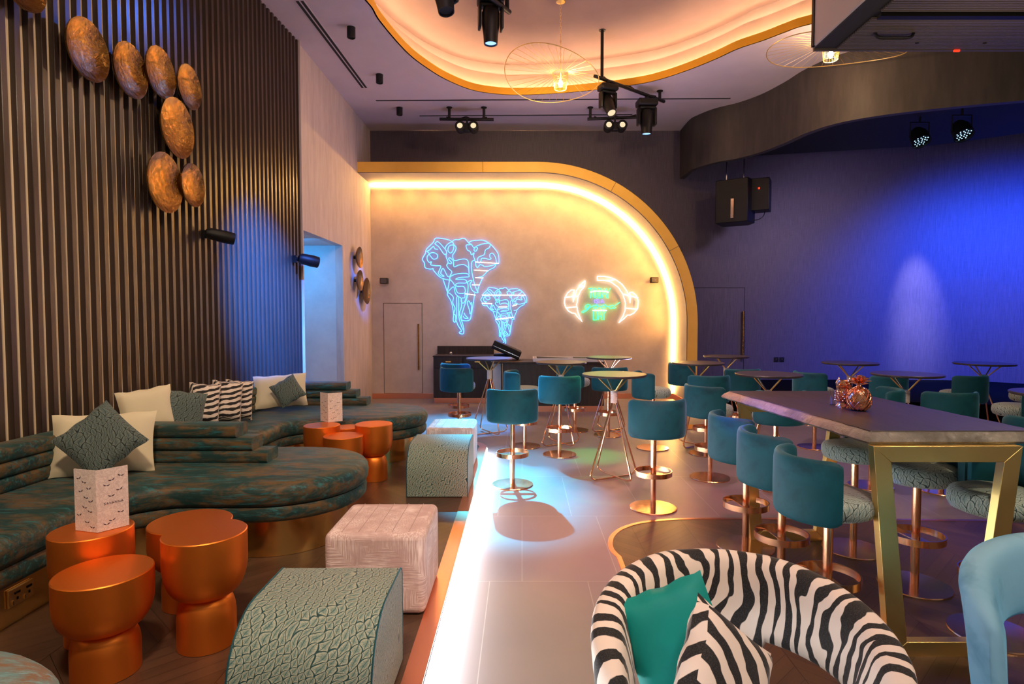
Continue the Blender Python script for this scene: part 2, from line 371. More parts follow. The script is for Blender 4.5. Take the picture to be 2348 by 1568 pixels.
M = dict(
    plaster=m_plaster('pale_plaster', (.62, .53, .47), (.50, .42, .38)),
    plaster_l=m_plaster('streaked_plaster', (.60, .52, .48), (.44, .37, .35), vert=True),
    niche=m_plaster('niche_plaster', (.62, .62, .60), (.52, .52, .52)),
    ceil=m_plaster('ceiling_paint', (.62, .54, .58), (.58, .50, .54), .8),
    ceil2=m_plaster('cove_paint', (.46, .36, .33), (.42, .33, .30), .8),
    paper=m_wallpaper('dark_striped_wallpaper', (.045, .036, .058), (.115, .095, .135)),
    paper_l=m_wallpaper('lining_wallpaper', (.13, .11, .14), (.24, .20, .23)),
    tile=m_tile('stone_tile'),
    parquet=m_wood('herringbone_oak', (.045, .024, .016), (.13, .066, .038), .38, herring=True),
    slat=m_wood('brown_slat', (.036, .022, .017), (.046, .029, .024), .33, (1, 1, .3), 6),
    slatback=base('tan_backing', (.95, .78, .56), .7),
    gold=m_metal('brushed_brass', (.96, .70, .25), .36, True),
    goldp=m_metal('polished_brass', (1.0, .68, .24), .19),
    rose=m_metal('rose_gold', (.96, .52, .29), .20, True),
    yellow=m_plaster('ochre_gold_paint', (.98, .56, .08), (.92, .50, .06), .6),
    ledgold=base('cove_gold_paint', (1.0, .50, .02), .5),
    copper=m_metal('copper_trim', (.90, .42, .28), .28),
    orange=base('matte_copper', (.98, .27, .035), .42, .85),
    hammer=m_metal('hammered_gold', (.32, .17, .045), .24, hammer=True),
    coppercast=m_metal('cast_copper', (1.0, .50, .28), .16),
    black=base('black_plastic', (.005, .005, .006), .5, spec=.35), blackm=base('black_matt', (.008, .008, .009), .8),
    chrome=m_metal('chrome', (.8, .8, .82), .15),
    tealv=m_velvet('teal_velvet', (.003, .066, .088), (.004, .098, .128), (.001, .018, .034), sheen=.6),
    bluev=m_velvet('blue_velvet', (.20, .46, .66), (.28, .55, .74), (.02, .17, .34), .8, patch=3),
    tealp=m_velvet('teal_satin', (.0, .24, .22), (.0, .29, .26), (.0, .19, .18), .4, patch=3),
    patina=m_patina('patina_velvet'), patina_l=m_patina('pale_patina_velvet', True),
    leafg=m_leaf('leaf_jacquard_green', 27, (.008, .05, .055), (.06, .19, .185), (.60, .60, .46)),
    leafd=m_leaf('leaf_jacquard_dark', 26, (.008, .018, .020), (.05, .10, .11), (.22, .26, .22)),
    leafs=m_leaf('leaf_jacquard_seat', 28, (.03, .07, .07), (.20, .32, .30), (.62, .68, .58)),
    zebra=m_zebra('zebra_plush', k=15, A=3.4, ns=3.6, an=(1, .7)), zebrac=m_zebra('zebra_cushion', k=15, A=2.4, ns=4, rot=.6), zebrap=m_zebra('zebra_cushion_plush', k=22, A=2.2, ns=5, rot=1.2),
    cream=m_plaster('cream_linen', (.80, .72, .52), (.76, .68, .48), .85),
    pink=m_pink('pale_pink_jacquard'),
    tabletop=m_wood('dark_table_laminate', (.035, .026, .030), (.065, .048, .050), .34, (1, 9, 1)),
    slabtop=m_wood('dark_oiled_slab', (.018, .012, .013), (.048, .032, .032), .42, (9, 1, 1)),
    edge=m_plaster('silvered_bark_edge', (.40, .37, .32), (.10, .09, .08), .30),
    cabinet=m_wood('dark_walnut_veneer', (.018, .012, .010), (.045, .030, .024), .42, (9, 9, 1)),
    white=base('white_card', (.75, .73, .72), .5), whiteribs=base('white_enamel', (.8, .72, .66), .4),
    grill=base('dark_ribbed_panel', (.10, .085, .07), .45),
    led=m_emit('warm_led', (1, .60, .30), 90), led2=m_emit('warm_led_upper', (1, .62, .34), 62), led3=m_emit('arch_led', (1, .52, .14), 380),
    ledw=m_emit('white_led', (.90, .96, 1), 62), bulb=m_emit('lamp_bulb', (1, .66, .32), 160),
    nblue=m_emit('blue_neon', (.05, .27, 1), 8), nwhite=m_emit('white_neon', (1, .80, .62), 7), ngreen=m_emit('green_neon', (.03, 1, .22), 6), nviolet=m_emit('violet_neon', (.16, .10, 1), 6),
    lens=m_emit('lit_lens', (.25, .45, 1), 3), lensw=m_emit('warm_lens', (1, .8, .5), 1.3), ledc=m_emit('par_diode', (.5, .8, 1), 2), ledr=m_emit('red_indicator', (1, .03, .01), 3),
    glass=m_glass('clear_acrylic', .10), glass2=m_glass('drinking_glass', .2),
    soffit=m_plaster('soffit_fabric', (.040, .034, .030), (.070, .058, .050), .6, vert=True),
)

tb = NT(M['edge']); tb.bump(tb.noise(tb.coord('Object', (1, 1, 1)), 26, 6, .7, 1.0), .9, .02)

# ------------------------------------------------------------------ room shell
ZC = 5.22; YB = 11.8; XL = -2.95
def xw(y): return -2.935 - .05 * (7.96 - y)       # slatted wall runs slightly askew
struct(MB().box((3.5, 5.4, -.05), (16, 15.2, .1)).build('floor', M['tile']))
# lounge platform with a curved far corner
pe = -.407; pb = 7.15; rr = .32
plat = [(-4.2, -1.6), (pe, -1.6), (pe, pb - rr)] + [(pe - rr + rr * math.cos(R(a)), pb - rr + rr * math.sin(R(a))) for a in range(10, 91, 10)] + [(-4.2, pb)]
pl = struct(MB().prism(plat[:], .0, .118).build('floor_platform', M['parquet']))
edge = plat[1:-1] + [(-2.94, pb)]
struct(MB().sweep(edge, [(0, .098), (0, .124), (.09, .124), (.09, .098)]).build('trim_1', M['copper'], bevel=.002))
struct(MB().sweep(plat[1:8], [(0.0, .035), (-.012, .035), (-.012, .092), (0.0, .092)]).build('trim_2', M['ledw']))
# inlaid parquet island on the right with its metal border
isl = [P(x, y, z=0) for x, y in ((1425, 1278), (1409, 1262), (1405, 1245), (1412, 1228), (1435, 1212), (1480, 1200), (1560, 1193), (1700, 1192), (1900, 1193), (2348, 1197))]
isl = [V((p.x, p.y)) for p in isl]; isl = catmull(isl, 4) + [V((5.2, 4.7)), V((5.6, 3)), V((5.6, -1.5)), V((.9, -1.5)), V((.62, .6))]
struct(MB().layers([tuple(p) for p in isl], [(0, -.001), (0, .004)]).build('floor_inlay', M['parquet']))
struct(MB().sweep([tuple(p) for p in isl], [(0, -.002), (0, .007), (.035, .007), (.035, -.002)], closed=True).build('trim_3', M['copper']))
# back wall, light arched panel, stage wall turning towards the room
cx, cz, ri, ro = .28, 1.48, 2.72, 2.90
def arch(r, n=28): return [(cx + r * math.sin(t), cz + r * math.cos(t)) for t in [math.pi / 2 * k / n for k in range(n + 1)]]
wl = [(-4.6, YB)] + [(x, YB) for x in (-2.95, 0, 3, 6, 7.6)] + [(7.6 + 2.4 * math.sin(R(a)), YB - 2.4 + 2.4 * math.cos(R(a))) for a in range(8, 91, 8)] + [(10.0, 5), (10.0, -2)]
struct(MB().sweep(wl, [(0, -.05), (.12, -.05), (.12, 5.5), (0, 5.5)]).build('wall_back', M['paper'], smooth=50))
pan = [(XL, 0)] + [(XL, cz + ri)] + arch(ri) + [(cx + ri, 0)]
struct(MB().prism(pan, YB - .02, YB + .005, 'y').build('wall_back_panel', M['plaster']))
# arch canopy (ochre face, fabric lining, LED at the wall)
YF = 10.85
ang_o = [(XL - .10, cz + ro), (-.70, cz + ro)] + arch(ro) + [(cx + ro, 0)]; ang_i = [(XL - .10, cz + ri), (-.70, cz + ri)] + arch(ri) + [(cx + ri, 0)]
ar = thing('arch_canopy', 'ochre-gold arch band sweeping round the neon wall, grey lining and glowing edge', 'arch'); ar.location = (0, YF, 0)
def band(a, b, y0, y1):
    mb = MB(); n = len(a); q = [[mb.bm.verts.new((p[0], y, p[1])) for p in l] for l, y in ((a, y0), (a, y1), (b, y1), (b, y0))]
    for i in range(n - 1):
        for j in range(4): mb.face([q[j][i], q[j][i + 1], q[(j + 1) % 4][i + 1], q[(j + 1) % 4][i]])
    mb.face([q[j][0] for j in range(4)]); mb.face([q[j][-1] for j in range(4)]); return mb
band(ang_o, ang_i, 0, .02).build('face_band', M['yellow'], ar, smooth=50)
ang_m = [(p[0], p[1]) for p in ang_i]
ofs = [(XL, cz + ri - .012), (-.70, cz + ri - .012)] + arch(ri - .012) + [(cx + ri - .012, 0)]
band(ang_o, ang_i, .021, YB - YF - .03).build('shell', M['paper'], ar, smooth=50)
band([(XL, cz + ri)] + ang_i[1:], ofs, .022, .88).build('lining', M['paper_l'], ar, smooth=50)
lo = [(XL + .02, cz + ri - .03), (-.70, cz + ri - .03)] + arch(ri - .03) + [(cx + ri - .03, .12)]; li = [(XL + .02, cz + ri - .045), (-.70, cz + ri - .045)] + arch(ri - .045) + [(cx + ri - .045, .12)]
band(lo, li, .915, .922).build('light_strip', M['led3'], ar, smooth=50)
for q_ in [(-2.7 + .5 * k_, cz + ri) for k_ in range(6)] + arch(ri, 11)[:]:   # diffused spread of the LED profile
    dv = V((q_[0], q_[1])) - V((q_[0] if q_[0] < cx else cx, min(q_[1], cz) if q_[0] > cx else cz)); dv.normalize()
    lamp('SPOT', 'arch_led_light', (q_[0] - dv.x * .07, YB - .34, q_[1] - dv.y * .07), 26, (1, .46, .10), (q_[0] - dv.x * .9, YB, q_[1] - dv.y * .9), .02, 130, 1)
for k in (0, 9, 19):   # panel joints
    a = math.pi / 2 * k / 28 if k else None
    if k == 0: MB().box((-.70, -.001, cz + (ro + ri) / 2), (.006, .004, ro - ri)).build('joint', M['cabinet'], ar)
    else:
        c = (cx + (ro + ri) / 2 * math.sin(a), -.001, cz + (ro + ri) / 2 * math.cos(a)); MB().box(c, (.006, .004, ro - ri), Matrix.Rotation(a, 3, 'Y')).build('joint', M['cabinet'], ar)
# skirting
struct(MB().box(((XL + cx + ri) / 2, YB - .04, .05), (cx + ri - XL, .03, .10)).build('baseboard_back', M['copper'], bevel=.002))
struct(MB().box((cx + ri - .028, 11.32, .05), (.02, .9, .10)).build('baseboard_right', M['copper']))
# left wall: plaster part with niche opening
NH = 2.78
wlm = MB()
wlm.box((XL - .06, (9.9 + YB) / 2, 2.7), (.12, YB - 9.9, 5.4)); wlm.box((XL - .06, (8.0 + 9.9) / 2, (NH + 5.4) / 2), (.12, 1.9, 5.4 - NH))
struct(wlm.build('wall_left', M['plaster_l']))
nm = MB(); nm.box((-3.98, 9.96, 1.4), (1.82, .12, 2.9)); nm.box((-4.9, 8.9, 1.4), (.1, 2.0, 2.9)); nm.box((-3.98, 7.94, 1.4), (1.82, .1, 2.9)); nm.box((-3.98, 8.95, NH + .06), (1.82, 2.0, .12))
struct(nm.build('wall_niche', M['niche']))
# slatted wall
sb = MB(); y0, y1 = -1.5, 8.0
sb.prism([(xw(y0) - .03, y0), (xw(y1) - .03, y1), (xw(y1) - .14, y1), (xw(y0) - .14, y0)], 0, 5.3)
struct(sb.build('wall_slats_backing', M['slatback']))
sl = MB(); y = 7.98; ang = Matrix.Rotation(math.atan(-.05) * -1 * -1, 3, 'Z')
while y > 1.6:
    sl.box((xw(y) - .013, y, 2.62), (.044, .042, 5.2), Matrix.Rotation(-math.atan(.05), 3, 'Z')); y -= .0995
struct(sl.build('wall_slats', M['slat'], bevel=.003, seg=1))
# far left filler wall behind the lounge end
struct(MB().box((-3.2, 7.99, 2.6), (.6, .03, 5.3)).build('trim_4', M['plaster_l']))
# ceiling with the free-form cove
px_edge = [(840, 0), (868, 42), (905, 88), (940, 125), (975, 152), (1020, 180), (1080, 205), (1140, 215), (1200, 217), (1285, 213), (1370, 205), (1440, 196), (1500, 185), (1570, 163), (1640, 135), (1690, 112), (1750, 92), (1800, 73), (1860, 54)]
lp = [P(a, b, z=ZC).to_2d() for a, b in px_edge] + [V((4.6, 6.9)), V((5.4, 5.6)), V((5.2, 3.8)), V((4.0, 2.2)), V((2.0, 1.4)), V((0, 1.5)), V((-1.4, 2.5)), V((-2.1, 4.2)), V((-2.1, 5.8))]
L0 = catmull(lp, 4, True)
def offs(L, d):
    n = len(L); out = []
    ar_ = sum(L[i].x * L[(i + 1) % n].y - L[(i + 1) % n].x * L[i].y for i in range(n)); sg = 1 if ar_ > 0 else -1
    for i in range(n):
        t = (L[(i + 1) % n] - L[i - 1]).normalized(); out.append(L[i] + V((t.y, -t.x)) * d * sg)
    return out
def holed(outer, inner, z, name, mat):
    bm = bmesh.new(); es = []
    for L in (outer, inner):
        vs = [bm.verts.new((p[0], p[1], z)) for p in L]
        es += [bm.edges.new((vs[i], vs[(i + 1) % len(vs)])) for i in range(len(vs))]
    bmesh.ops.triangle_fill(bm, use_beauty=True, use_dissolve=False, edges=es)
    mb = MB(); mb.bm = bm; return mb.build(name, mat, smooth=0)
L1 = offs(L0, .20); L2 = offs(L0, .40); L0i = offs(L0, .02)
struct(holed([(-3.6, -2), (10.2, -2), (10.2, 12.1), (-3.6, 12.1)], L0, ZC, 'ceiling', M['ceil']))
def wallring(A, za, B, zb, name, mat):
    mb = MB(); a = [mb.bm.verts.new((p.x, p.y, za)) for p in A]; b = [mb.bm.verts.new((p.x, p.y, zb)) for p in B]; n = len(A)
    for i in range(n): mb.face([a[i], a[(i + 1) % n], b[(i + 1) % n], b[i]])
    return struct(mb.build(name, mat, smooth=60, keepn=True))
struct(MB().sweep([tuple(p) for p in L0], [(0, ZC), (.02, ZC), (.02, ZC + .11), (0, ZC + .11)], closed=True).build('trim_5', M['ledgold'], smooth=60))
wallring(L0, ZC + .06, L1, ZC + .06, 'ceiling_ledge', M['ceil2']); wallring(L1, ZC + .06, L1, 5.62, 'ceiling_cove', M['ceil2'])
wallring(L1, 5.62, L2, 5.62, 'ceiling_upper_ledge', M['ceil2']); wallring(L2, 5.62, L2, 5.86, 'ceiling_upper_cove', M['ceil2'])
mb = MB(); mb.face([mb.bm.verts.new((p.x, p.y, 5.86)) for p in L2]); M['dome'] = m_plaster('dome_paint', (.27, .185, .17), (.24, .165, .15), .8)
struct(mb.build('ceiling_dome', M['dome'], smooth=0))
La = offs(L0, .07)
struct(MB().sweep([tuple(p) for p in La], [(0, ZC + .065), (.02, ZC + .065), (.02, ZC + .08), (0, ZC + .08)], closed=True).build('trim_6', M['led'], smooth=0))
Lb = offs(L0, .27)
struct(MB().sweep([tuple(p) for p in Lb], [(0, 5.625), (.02, 5.625), (.02, 5.635), (0, 5.635)], closed=True).build('trim_7', M['led2'], smooth=0))

# door in the back wall
d = thing('door_1', '', ''); del d['label']; del d['category']; struct(d)
d.location = (-2.34, YB - .021, 0)
MB().box((0, -.004, .985), (.74, .012, 1.76)).build('door_leaf', M['plaster'], d)
fm = MB(); fm.box((-.378, -.001, .985), (.006, .006, 1.78)); fm.box((.378, -.001, .985), (.006, .006, 1.78)); fm.box((0, -.001, 1.875), (.762, .006, .006)); fm.build('door_gap', M['cabinet'], d)
h = MB().tube([(.31, -.05, .57 + .01 * k) for k in range(0, 93, 3)], [.014 + .003 * random.random() for _ in range(0, 93, 3)], 8); h.build('door_handle', M['hammer'], d)
MB().box((.31, -.03, .62), (.012, .05, .012)).build('handle_bracket', M['hammer'], d); MB().box((.31, -.03, 1.42), (.012, .05, .012)).build('handle_bracket', M['hammer'], d)
# door outline + handle in the dark wall
d = thing('door_2', '', ''); del d['label']; del d['category']; struct(d); d.location = (3.85, YB - .001, .37)
fm = MB(); fm.box((-.52, -.002, .9), (.006, .006, 1.82)); fm.box((.52, -.002, .9), (.006, .006, 1.82)); fm.box((0, -.002, 1.81), (1.05, .006, .006)); fm.build('door_gap', M['blackm'], d)
MB().box((0, -.004, .9), (1.02, .01, 1.79)).build('door_leaf', M['paper'], d)
MB().tube([(.49, -.05, .42 + .03 * k) for k in range(32)], [.022 + .006 * random.random() for _ in range(32)], 8).build('door_handle', M['hammer'], d)
MB().box((.49, -.03, .5), (.014, .06, .014)).build('handle_bracket', M['hammer'], d)

# stage: black curved platform and hanging fabric soffit above it
upx = [(1603, 262), (1650, 251), (1700, 240), (1750, 222), (1800, 200), (1860, 165)]
fas = [V((3.18, 11.3)), V((3.16, 11.0))] + [P(a, b, z=ZC).to_2d() for a, b in upx[1:]]
fas = [V((3.17, 11.79)), V((3.17, 11.2)), V((3.22, 10.98)), V((3.42, 10.62)), V((3.73, 10.33)), V((3.98, 9.92)), V((4.14, 9.4)), V((4.24, 8.9)), V((4.5, 8.42)), V((5.15, 8.02)), V((6.3, 7.62)), V((8, 7.2)), V((10, 6.8))]
fa = catmull(fas, 5)
struct(MB().sweep([tuple(p) for p in fa], [(0, 4.29), (0, ZC), (-.10, ZC), (-.10, 4.29)]).build('ceiling_soffit', M['soffit'], smooth=50))
sf = [tuple(p) for p in fa] + [(10.0, 8.4), (8.6, 9.6), (7.2, 10.6), (5.5, 11.0), (4.2, 11.3), (3.4, 11.79)]
struct(MB().prism(sf, 4.60, 4.68).build('ceiling_stage', M['blackm']))
st = [(3.22, 11.79), (3.3, 10.9), (3.5, 10.3)] + [tuple(p) for p in catmull([V((3.5, 10.3)), V((4.1, 9.7)), V((4.6, 9.2)), V((5.4, 8.8)), V((6.4, 8.5)), V((8, 8.1)), V((10, 7.9))], 4)] + [(10.0, 11.79)]
M['stageblack'] = base('stage_black', (.0015, .0015, .002), .9, spec=.05)
struct(MB().prism(st, 0, .37).build('floor_stage', M['stageblack']))

# ceiling slots and fittings
def slot(p0, p1, w, name, label, cat, lines=2):
    t = thing(name, label, cat, ((p0.x + p1.x) / 2, (p0.y + p1.y) / 2, ZC)); L = (p1 - p0).length; a = math.atan2(p1.y - p0.y, p1.x - p0.x); t.rotation_euler = (0, 0, a)
    MB().box((0, 0, -.003), (L, w, .006)).build('frame', M['chrome'] if lines == 1 else M['ceil'], t)
    for k in range(lines):
        yy = (k - (lines - 1) / 2) * w / lines; MB().box((0, yy, -.005), (L - .02, w / lines * .62, .008)).build('slot', M['blackm'], t)
slot(P(686, 0, z=ZC), P(836, 201, z=ZC), .11, 'air_diffuser', 'dark two-slot linear air grille in the ceiling running beside the slatted wall', 'air grille')
slot(P(862, 230, z=ZC), P(1675, 225, z=ZC), .05, 'air_diffuser', 'long straight ceiling slot just beyond the golden cove', 'air grille', 1)
slot(P(962, 265, z=ZC), P(1450, 262, z=ZC), .05, 'air_diffuser', 'shorter dark ceiling slot nearest the back wall, behind the twin spotlights', 'air grille', 1)
for i, (a, b, w_) in enumerate(((805, 62, 'nearest the camera, left of the cove'), (870, 170, 'middle one of the row left of the cove'), (916, 246, 'farthest, close to the back wall'))):
    p = P(a, b, z=ZC); t = thing('ceiling_downlight', 'small black cylinder downlight on the ceiling, ' + w_, 'ceiling light', p, 0, 'black cylinder downlights')
    MB().lathe([(.001, 0), (.052, 0), (.052, -.13), (.045, -.135), (.04, -.12), (.001, -.12)], 24).build('can', M['black'], t); MB().lathe([(.001, .0), (.056, 0), (.056, -.008), (.001, -.008)], 24).build('mounting_ring', M['chrome'], t)

# ------------------------------------------------------------------ wall things
def dish(p, D, tilt, label, group, name='wall_dish'):
    t = thing(name, label, 'wall disc', p, 0, group); r = D / 2
    t.rotation_euler = (0, R(90), 0); t.rotation_euler.rotate_axis('Z', 0)
    prof = [(.001, .0), (r * .5, .006), (r * .85, .03), (r * .97, .055), (r, .058), (r * .985, .05), (r * .84, .022), (r * .5, -.004), (.001, -.010)]
    prof = [(.001, .008), (r * .3, .010), (r * .6, .020), (r * .85, .040), (r * .98, .060), (r, .062), (r * .99, .050), (r * .86, .028), (r * .6, .006), (.001, -.004)]
    MB().lathe(prof, 48).build('bowl', M['hammer'], t); MB().cyl((0, 0, -.05), (0, 0, 0), .03, 12).build('bracket', M['black'], t)
    return t
names = ['topmost gold disc, cut by the top edge at the far left', 'largest of the upper gold discs, second from the top left', 'gold disc left of its near twin, third along the falling row', 'gold disc touching its left neighbour, fourth along the row', 'smaller gold disc ending the upper row', 'tall gold disc in the middle of the bend', 'big lowest gold disc, left of the small one', 'small lowest gold disc at the right of the cluster']
for (a, b, hpx), nm_ in zip(((75, -42, 125), (215, 115, 135), (310, 162, 120), (378, 167, 112), (442, 200, 97), (413, 294, 132), (382, 419, 135), (445, 425, 97)), names):
    u = abs((a - 1197) / F); y = (3.333 - .09) / (u + .05); p = P(a, b, y=y); dish((xw(p.y) + .055, p.y, p.z), hpx * y / F, 0, nm_ + ', on the slatted wall', 'hammered gold discs on the slatted wall')
for a, b, hpx, l in ((820, 590, 48, 'upper small blue-lit disc on the pale left wall'), (821, 643, 48, 'small blue-lit disc directly under the upper one on the pale wall'), (836, 667, 60, 'largest blue-lit disc, lowest and farthest back on the pale wall')):
    p = P(a, b, x=XL + .07); dish((XL + .055, p.y, p.z), hpx * p.y / F, 0, l, 'blue-lit discs on the pale wall')
def wallspk(p, rz, label, s=1.0, blue=False):
    t = thing('wall_spotlight', label, 'spotlight', p, rz)
    MB().box((.02, 0, 0), (.05, .08 * s, .10 * s)).build('wall_plate', M['black'], t)
    MB().cyl((.03, 0, 0), (.14 * s, 0, 0), .022, 12).build('arm', M['black'], t)
    m = Matrix.Rotation(R(38), 3, 'Z') @ Matrix.Rotation(R(100), 3, 'Y')
    MB().lathe([(.001, -.12), (.05, -.12), (.075, -.08), (.085, .05), (.08, .13), (.07, .13), (.065, .11), (.001, .11)], 24, (.19 * s, .03, -.01), s, s, m).build('head', M['black'], t)
    if blue: MB().lathe([(.001, .115), (.064, .115)], 24, (.19 * s, .03, -.01), s, s, m).build('lens', M['lens'], t)
p = P(490, 537, x=-2.85); wallspk((xw(5.75) + .01, 5.75, P(490, 537, y=5.75).z), 0, 'black swivel spotlight on the slatted wall below the gold discs', .72)
wallspk((xw(7.75) + .01, 7.75, P(690, 594, y=7.75).z), 0, 'black swivel spotlight at the right end of the slatted wall, beside the blue niche', .9, True)
def boxspk(px, py, label, s):
    p = P(px, py, y=YB - .12); t = thing('wall_speaker', label, 'speaker', p); MB().box((0, 0, 0), (.15, .12, .11)).build('cabinet', M['black'], t, bevel=.01)
    MB().box((0, -.062, 0), (.12, .006, .085)).build('grille', M['grill'], t); MB().box((.0, .085, 0), (.04, .06, .04)).build('bracket', M['black'], t)
    if s: MB().box((.0, -.066, .0), (.03, .004, .012)).build('badge', M['chrome'], t)
boxspk(881, 644, 'small black box speaker above the hidden door', 0); boxspk(1500, 642, 'small black box speaker on the glowing right edge of the neon wall', 1)
p = P(1786, 824, y=YB)
for dx, l in ((-.055, 'left of the two black sockets low on the purple wall'), (.055, 'right of the two black sockets low on the purple wall')):
    t = thing('wall_socket', l, 'socket', (p.x + dx, YB, p.z), 0, 'sockets on the purple wall'); MB().box((0, -.006, 0), (.09, .012, .09)).build('plate', M['black'], t, bevel=.003); MB().box((0, -.013, .01), (.03, .004, .02)).build('outlet', M['chrome'], t)

# ------------------------------------------------------------------ neon signs
E1 = [
 [(460,700),(370,680),(300,640),(220,550),(215,525),(180,535),(100,515),(85,440),(55,385),(100,300),(105,265),(130,220),(215,140),(250,75),(340,75),(440,95),(500,125),(525,170),(520,240),(480,295),(440,260),(450,200),(490,175),(540,180),(560,220),(540,280),(510,320),(515,380),(545,410),(620,390),(700,385),(740,420),(750,520),(755,610)],
 [(395,230),(410,190),(450,150),(500,125),(540,95),(600,95),(650,75),(700,85),(750,145),(790,165),(820,210),(850,205),(880,215),(870,250),(845,270),(828,245),(840,210)],
 [(750,145),(790,115),(880,105),(970,105),(1060,150),(1130,220),(1190,310),(1200,445),(1165,455),(1130,510),(1040,560),(960,640),(880,660)],
 [(860,195),(950,160),(1060,150),(1060,210),(1000,250),(980,320),(900,355),(880,410),(905,445),(930,420),(945,375),(1000,375),(1060,390),(1085,375),(1065,355),(1070,310),(1110,300),(1150,360),(1160,450),(1100,480),(1000,500),(960,480),(920,470),(880,510),(855,480),(850,420),(820,400)],
 [(120,270),(160,250),(220,195),(240,230),(285,240)],
 [(245,150),(290,125),(400,240),(420,290),(400,315),(370,300),(300,200),(250,165),(245,150)],
 [(120,270),(150,290),(170,330),(220,385),(275,370),(280,320),(230,290),(180,295),(130,340),(130,400),(160,435),(190,425),(180,470),(260,485),(330,490),(310,550),(295,600),(340,640),(380,640),(330,600),(360,525),(390,560),(430,640),(465,650)],
 [(420,290),(410,340),(430,400),(440,440),(420,480),(450,530),(495,575),(470,640),(465,700)],
 [(440,440),(480,455),(490,430),(450,390),(460,365),(490,380),(520,420),(530,500),(600,475),(680,470),(740,510),(750,560)],
 [(470,650),(540,615),(640,600),(730,605),(750,650),(620,660),(555,690),(680,690),(720,720),(700,745),(590,745),(555,770),(580,795),(680,800),(690,890),(585,890),(545,790),(500,720),(465,700),(445,800),(430,880),(520,800),(550,900),(600,950)],
 [(365,690),(430,880),(430,920),(490,1030),(520,1200),(520,1310),(550,1325),(550,1230),(525,1200),(545,1120),(510,1040),(520,960),(480,910),(435,885)],
 [(565,1290),(570,1100),(570,960),(600,950),(640,985),(640,1100),(610,1200),(640,1300),(670,1400),(670,1500),(620,1500),(610,1480),(640,1460),(590,1380),(560,1300)],
 [(600,950),(600,1200),(610,1290),(660,1440)],
 [(690,890),(690,960),(650,970),(635,1010),(660,1045),(690,1020),(730,900),(740,780),(730,740),(760,710),(800,710),(770,760),(800,850),(850,885),(890,885),(870,850),(850,800),(830,740),(800,600),(790,500),(800,420),(840,400),(820,340),(830,290),(790,320),(770,270),(730,250),(710,180),(760,170),(790,165)],
 [(960,660),(900,800),(880,885)],
 [(840,900),(820,1030),(790,1200),(770,1290),(710,1310),(640,1290),(650,1200),(700,1040),(740,900)],
 [(790,1030),(790,1150),(770,1210),(760,1150),(730,1050),(750,1010),(790,1080)],
 [(680,1190),(700,1230),(740,1270),(690,1270),(670,1240)]]
EW = [[(850,430),(1200,450)],[(830,550),(1045,562)],[(850,665),(970,668)],[(800,772),(915,772)],[(700,905),(850,925)]]
EW2 = [[(110,285),(1190,290)],[(110,490),(360,500)],[(530,580),(740,575)],[(865,560),(980,520)],[(450,890),(890,835)]]
OUT = [(460,705),(300,650),(210,545),(95,520),(50,385),(100,265),(215,140),(250,70),(440,90),(540,90),(650,70),(750,130),(880,100),(970,100),(1130,215),(1195,310),(1205,450),(1130,515),(960,650),(890,890),(850,920),(790,1210),(700,1320),(675,1505),(610,1500),(550,1330),(515,1310),(485,1030),(425,900),(365,690)]
YN = YB - .055
def sign(label, origin, sc, strokes, whites, out, r, name='neon_sign'):
    tr = lambda q: P(origin[0] + q[0] / sc[0], origin[1] + q[1] / sc[1], y=YN)
    c = tr(strokes[0][0]); t = thing(name, label, 'neon sign', c)
    mb = MB()
    for s_ in strokes: mb.tube([q - c for q in catmull([tr(q) for q in s_], 4)], r, 6)
    mb.build('neon_tube', M['nblue'], t, smooth=0)
    if whites:
        mb = MB()
        for s_ in whites: mb.tube([tr(q) - c + V((0, -.012, 0)) for q in s_], r * 1.0, 6)
        mb.build('white_bar', M['nwhite'], t)
    if out:
        mb = MB(); pts = [tr(q) - c for q in out]; mb.prism([(q.x, q.z) for q in pts], .012, .018, 'y'); mb.build('acrylic_panel', M['glass'], t, smooth=0)
    return t
sign('large blue neon elephant head outline with white bars on the pale wall', (960, 535), (6.535, 6.535), E1, EW, OUT, .0066)
sx2 = 1155 / 106.0; sy2 = 1440 / 129.0
t2 = sign('small blue neon elephant head outline, lower right of the large one', (1102 - 50 / sx2, 659 - 70 / sy2), (sx2, sy2), E1, None, OUT, .0058)
mb = MB(); c = t2.location
for s_ in EW2: mb.tube([P(1095 + a / 10.815, 650 + b / 10.815, y=YN - .012) - c for a, b in s_], .008, 6)
mb.build('white_bar', M['nwhite'], t2)
hs = 12.063; ho = (1285, 620); tr = lambda q: P(ho[0] + q[0] / hs, ho[1] + q[1] / hs, y=YN)
HP = [[(680,280),(550,400),(450,550),(400,680),(350,880),(345,700),(385,535),(300,540),(200,620),(130,740),(110,880),(140,1010),(220,1120),(320,1180),(400,1185),(460,1270),(600,1420),(510,1230),(470,1100),(450,950),(490,720),(560,560),(670,440),(680,280)],
 [(1020,160),(1200,160),(1350,190),(1520,250),(1700,380),(1830,560),(1900,700),(1930,900),(1940,720),(1905,610),(1990,600),(2100,700),(2160,860),(2130,1060),(2030,1180),(1920,1235),(1850,1235),(1740,1350),(1615,1450),(1730,1260),(1790,1100),(1800,900),(1730,660),(1600,470),(1400,320),(1250,275),(1020,270),(1020,160)]]
HB = [[(510,420),(650,430)],[(500,455),(610,460)],[(140,740),(490,715)],[(160,1035),(460,1005)],[(1250,285),(1520,255)],[(1740,660),(2140,760)],[(1780,1040),(2110,1070)],[(820,600),(950,572),(1250,575),(1330,610)],[(890,1105),(1280,1105)]]
ell = lambda x, y, a, b: [(x + a * math.cos(k / 14 * 6.2832), y + b * math.sin(k / 14 * 6.2832)) for k in range(15)]
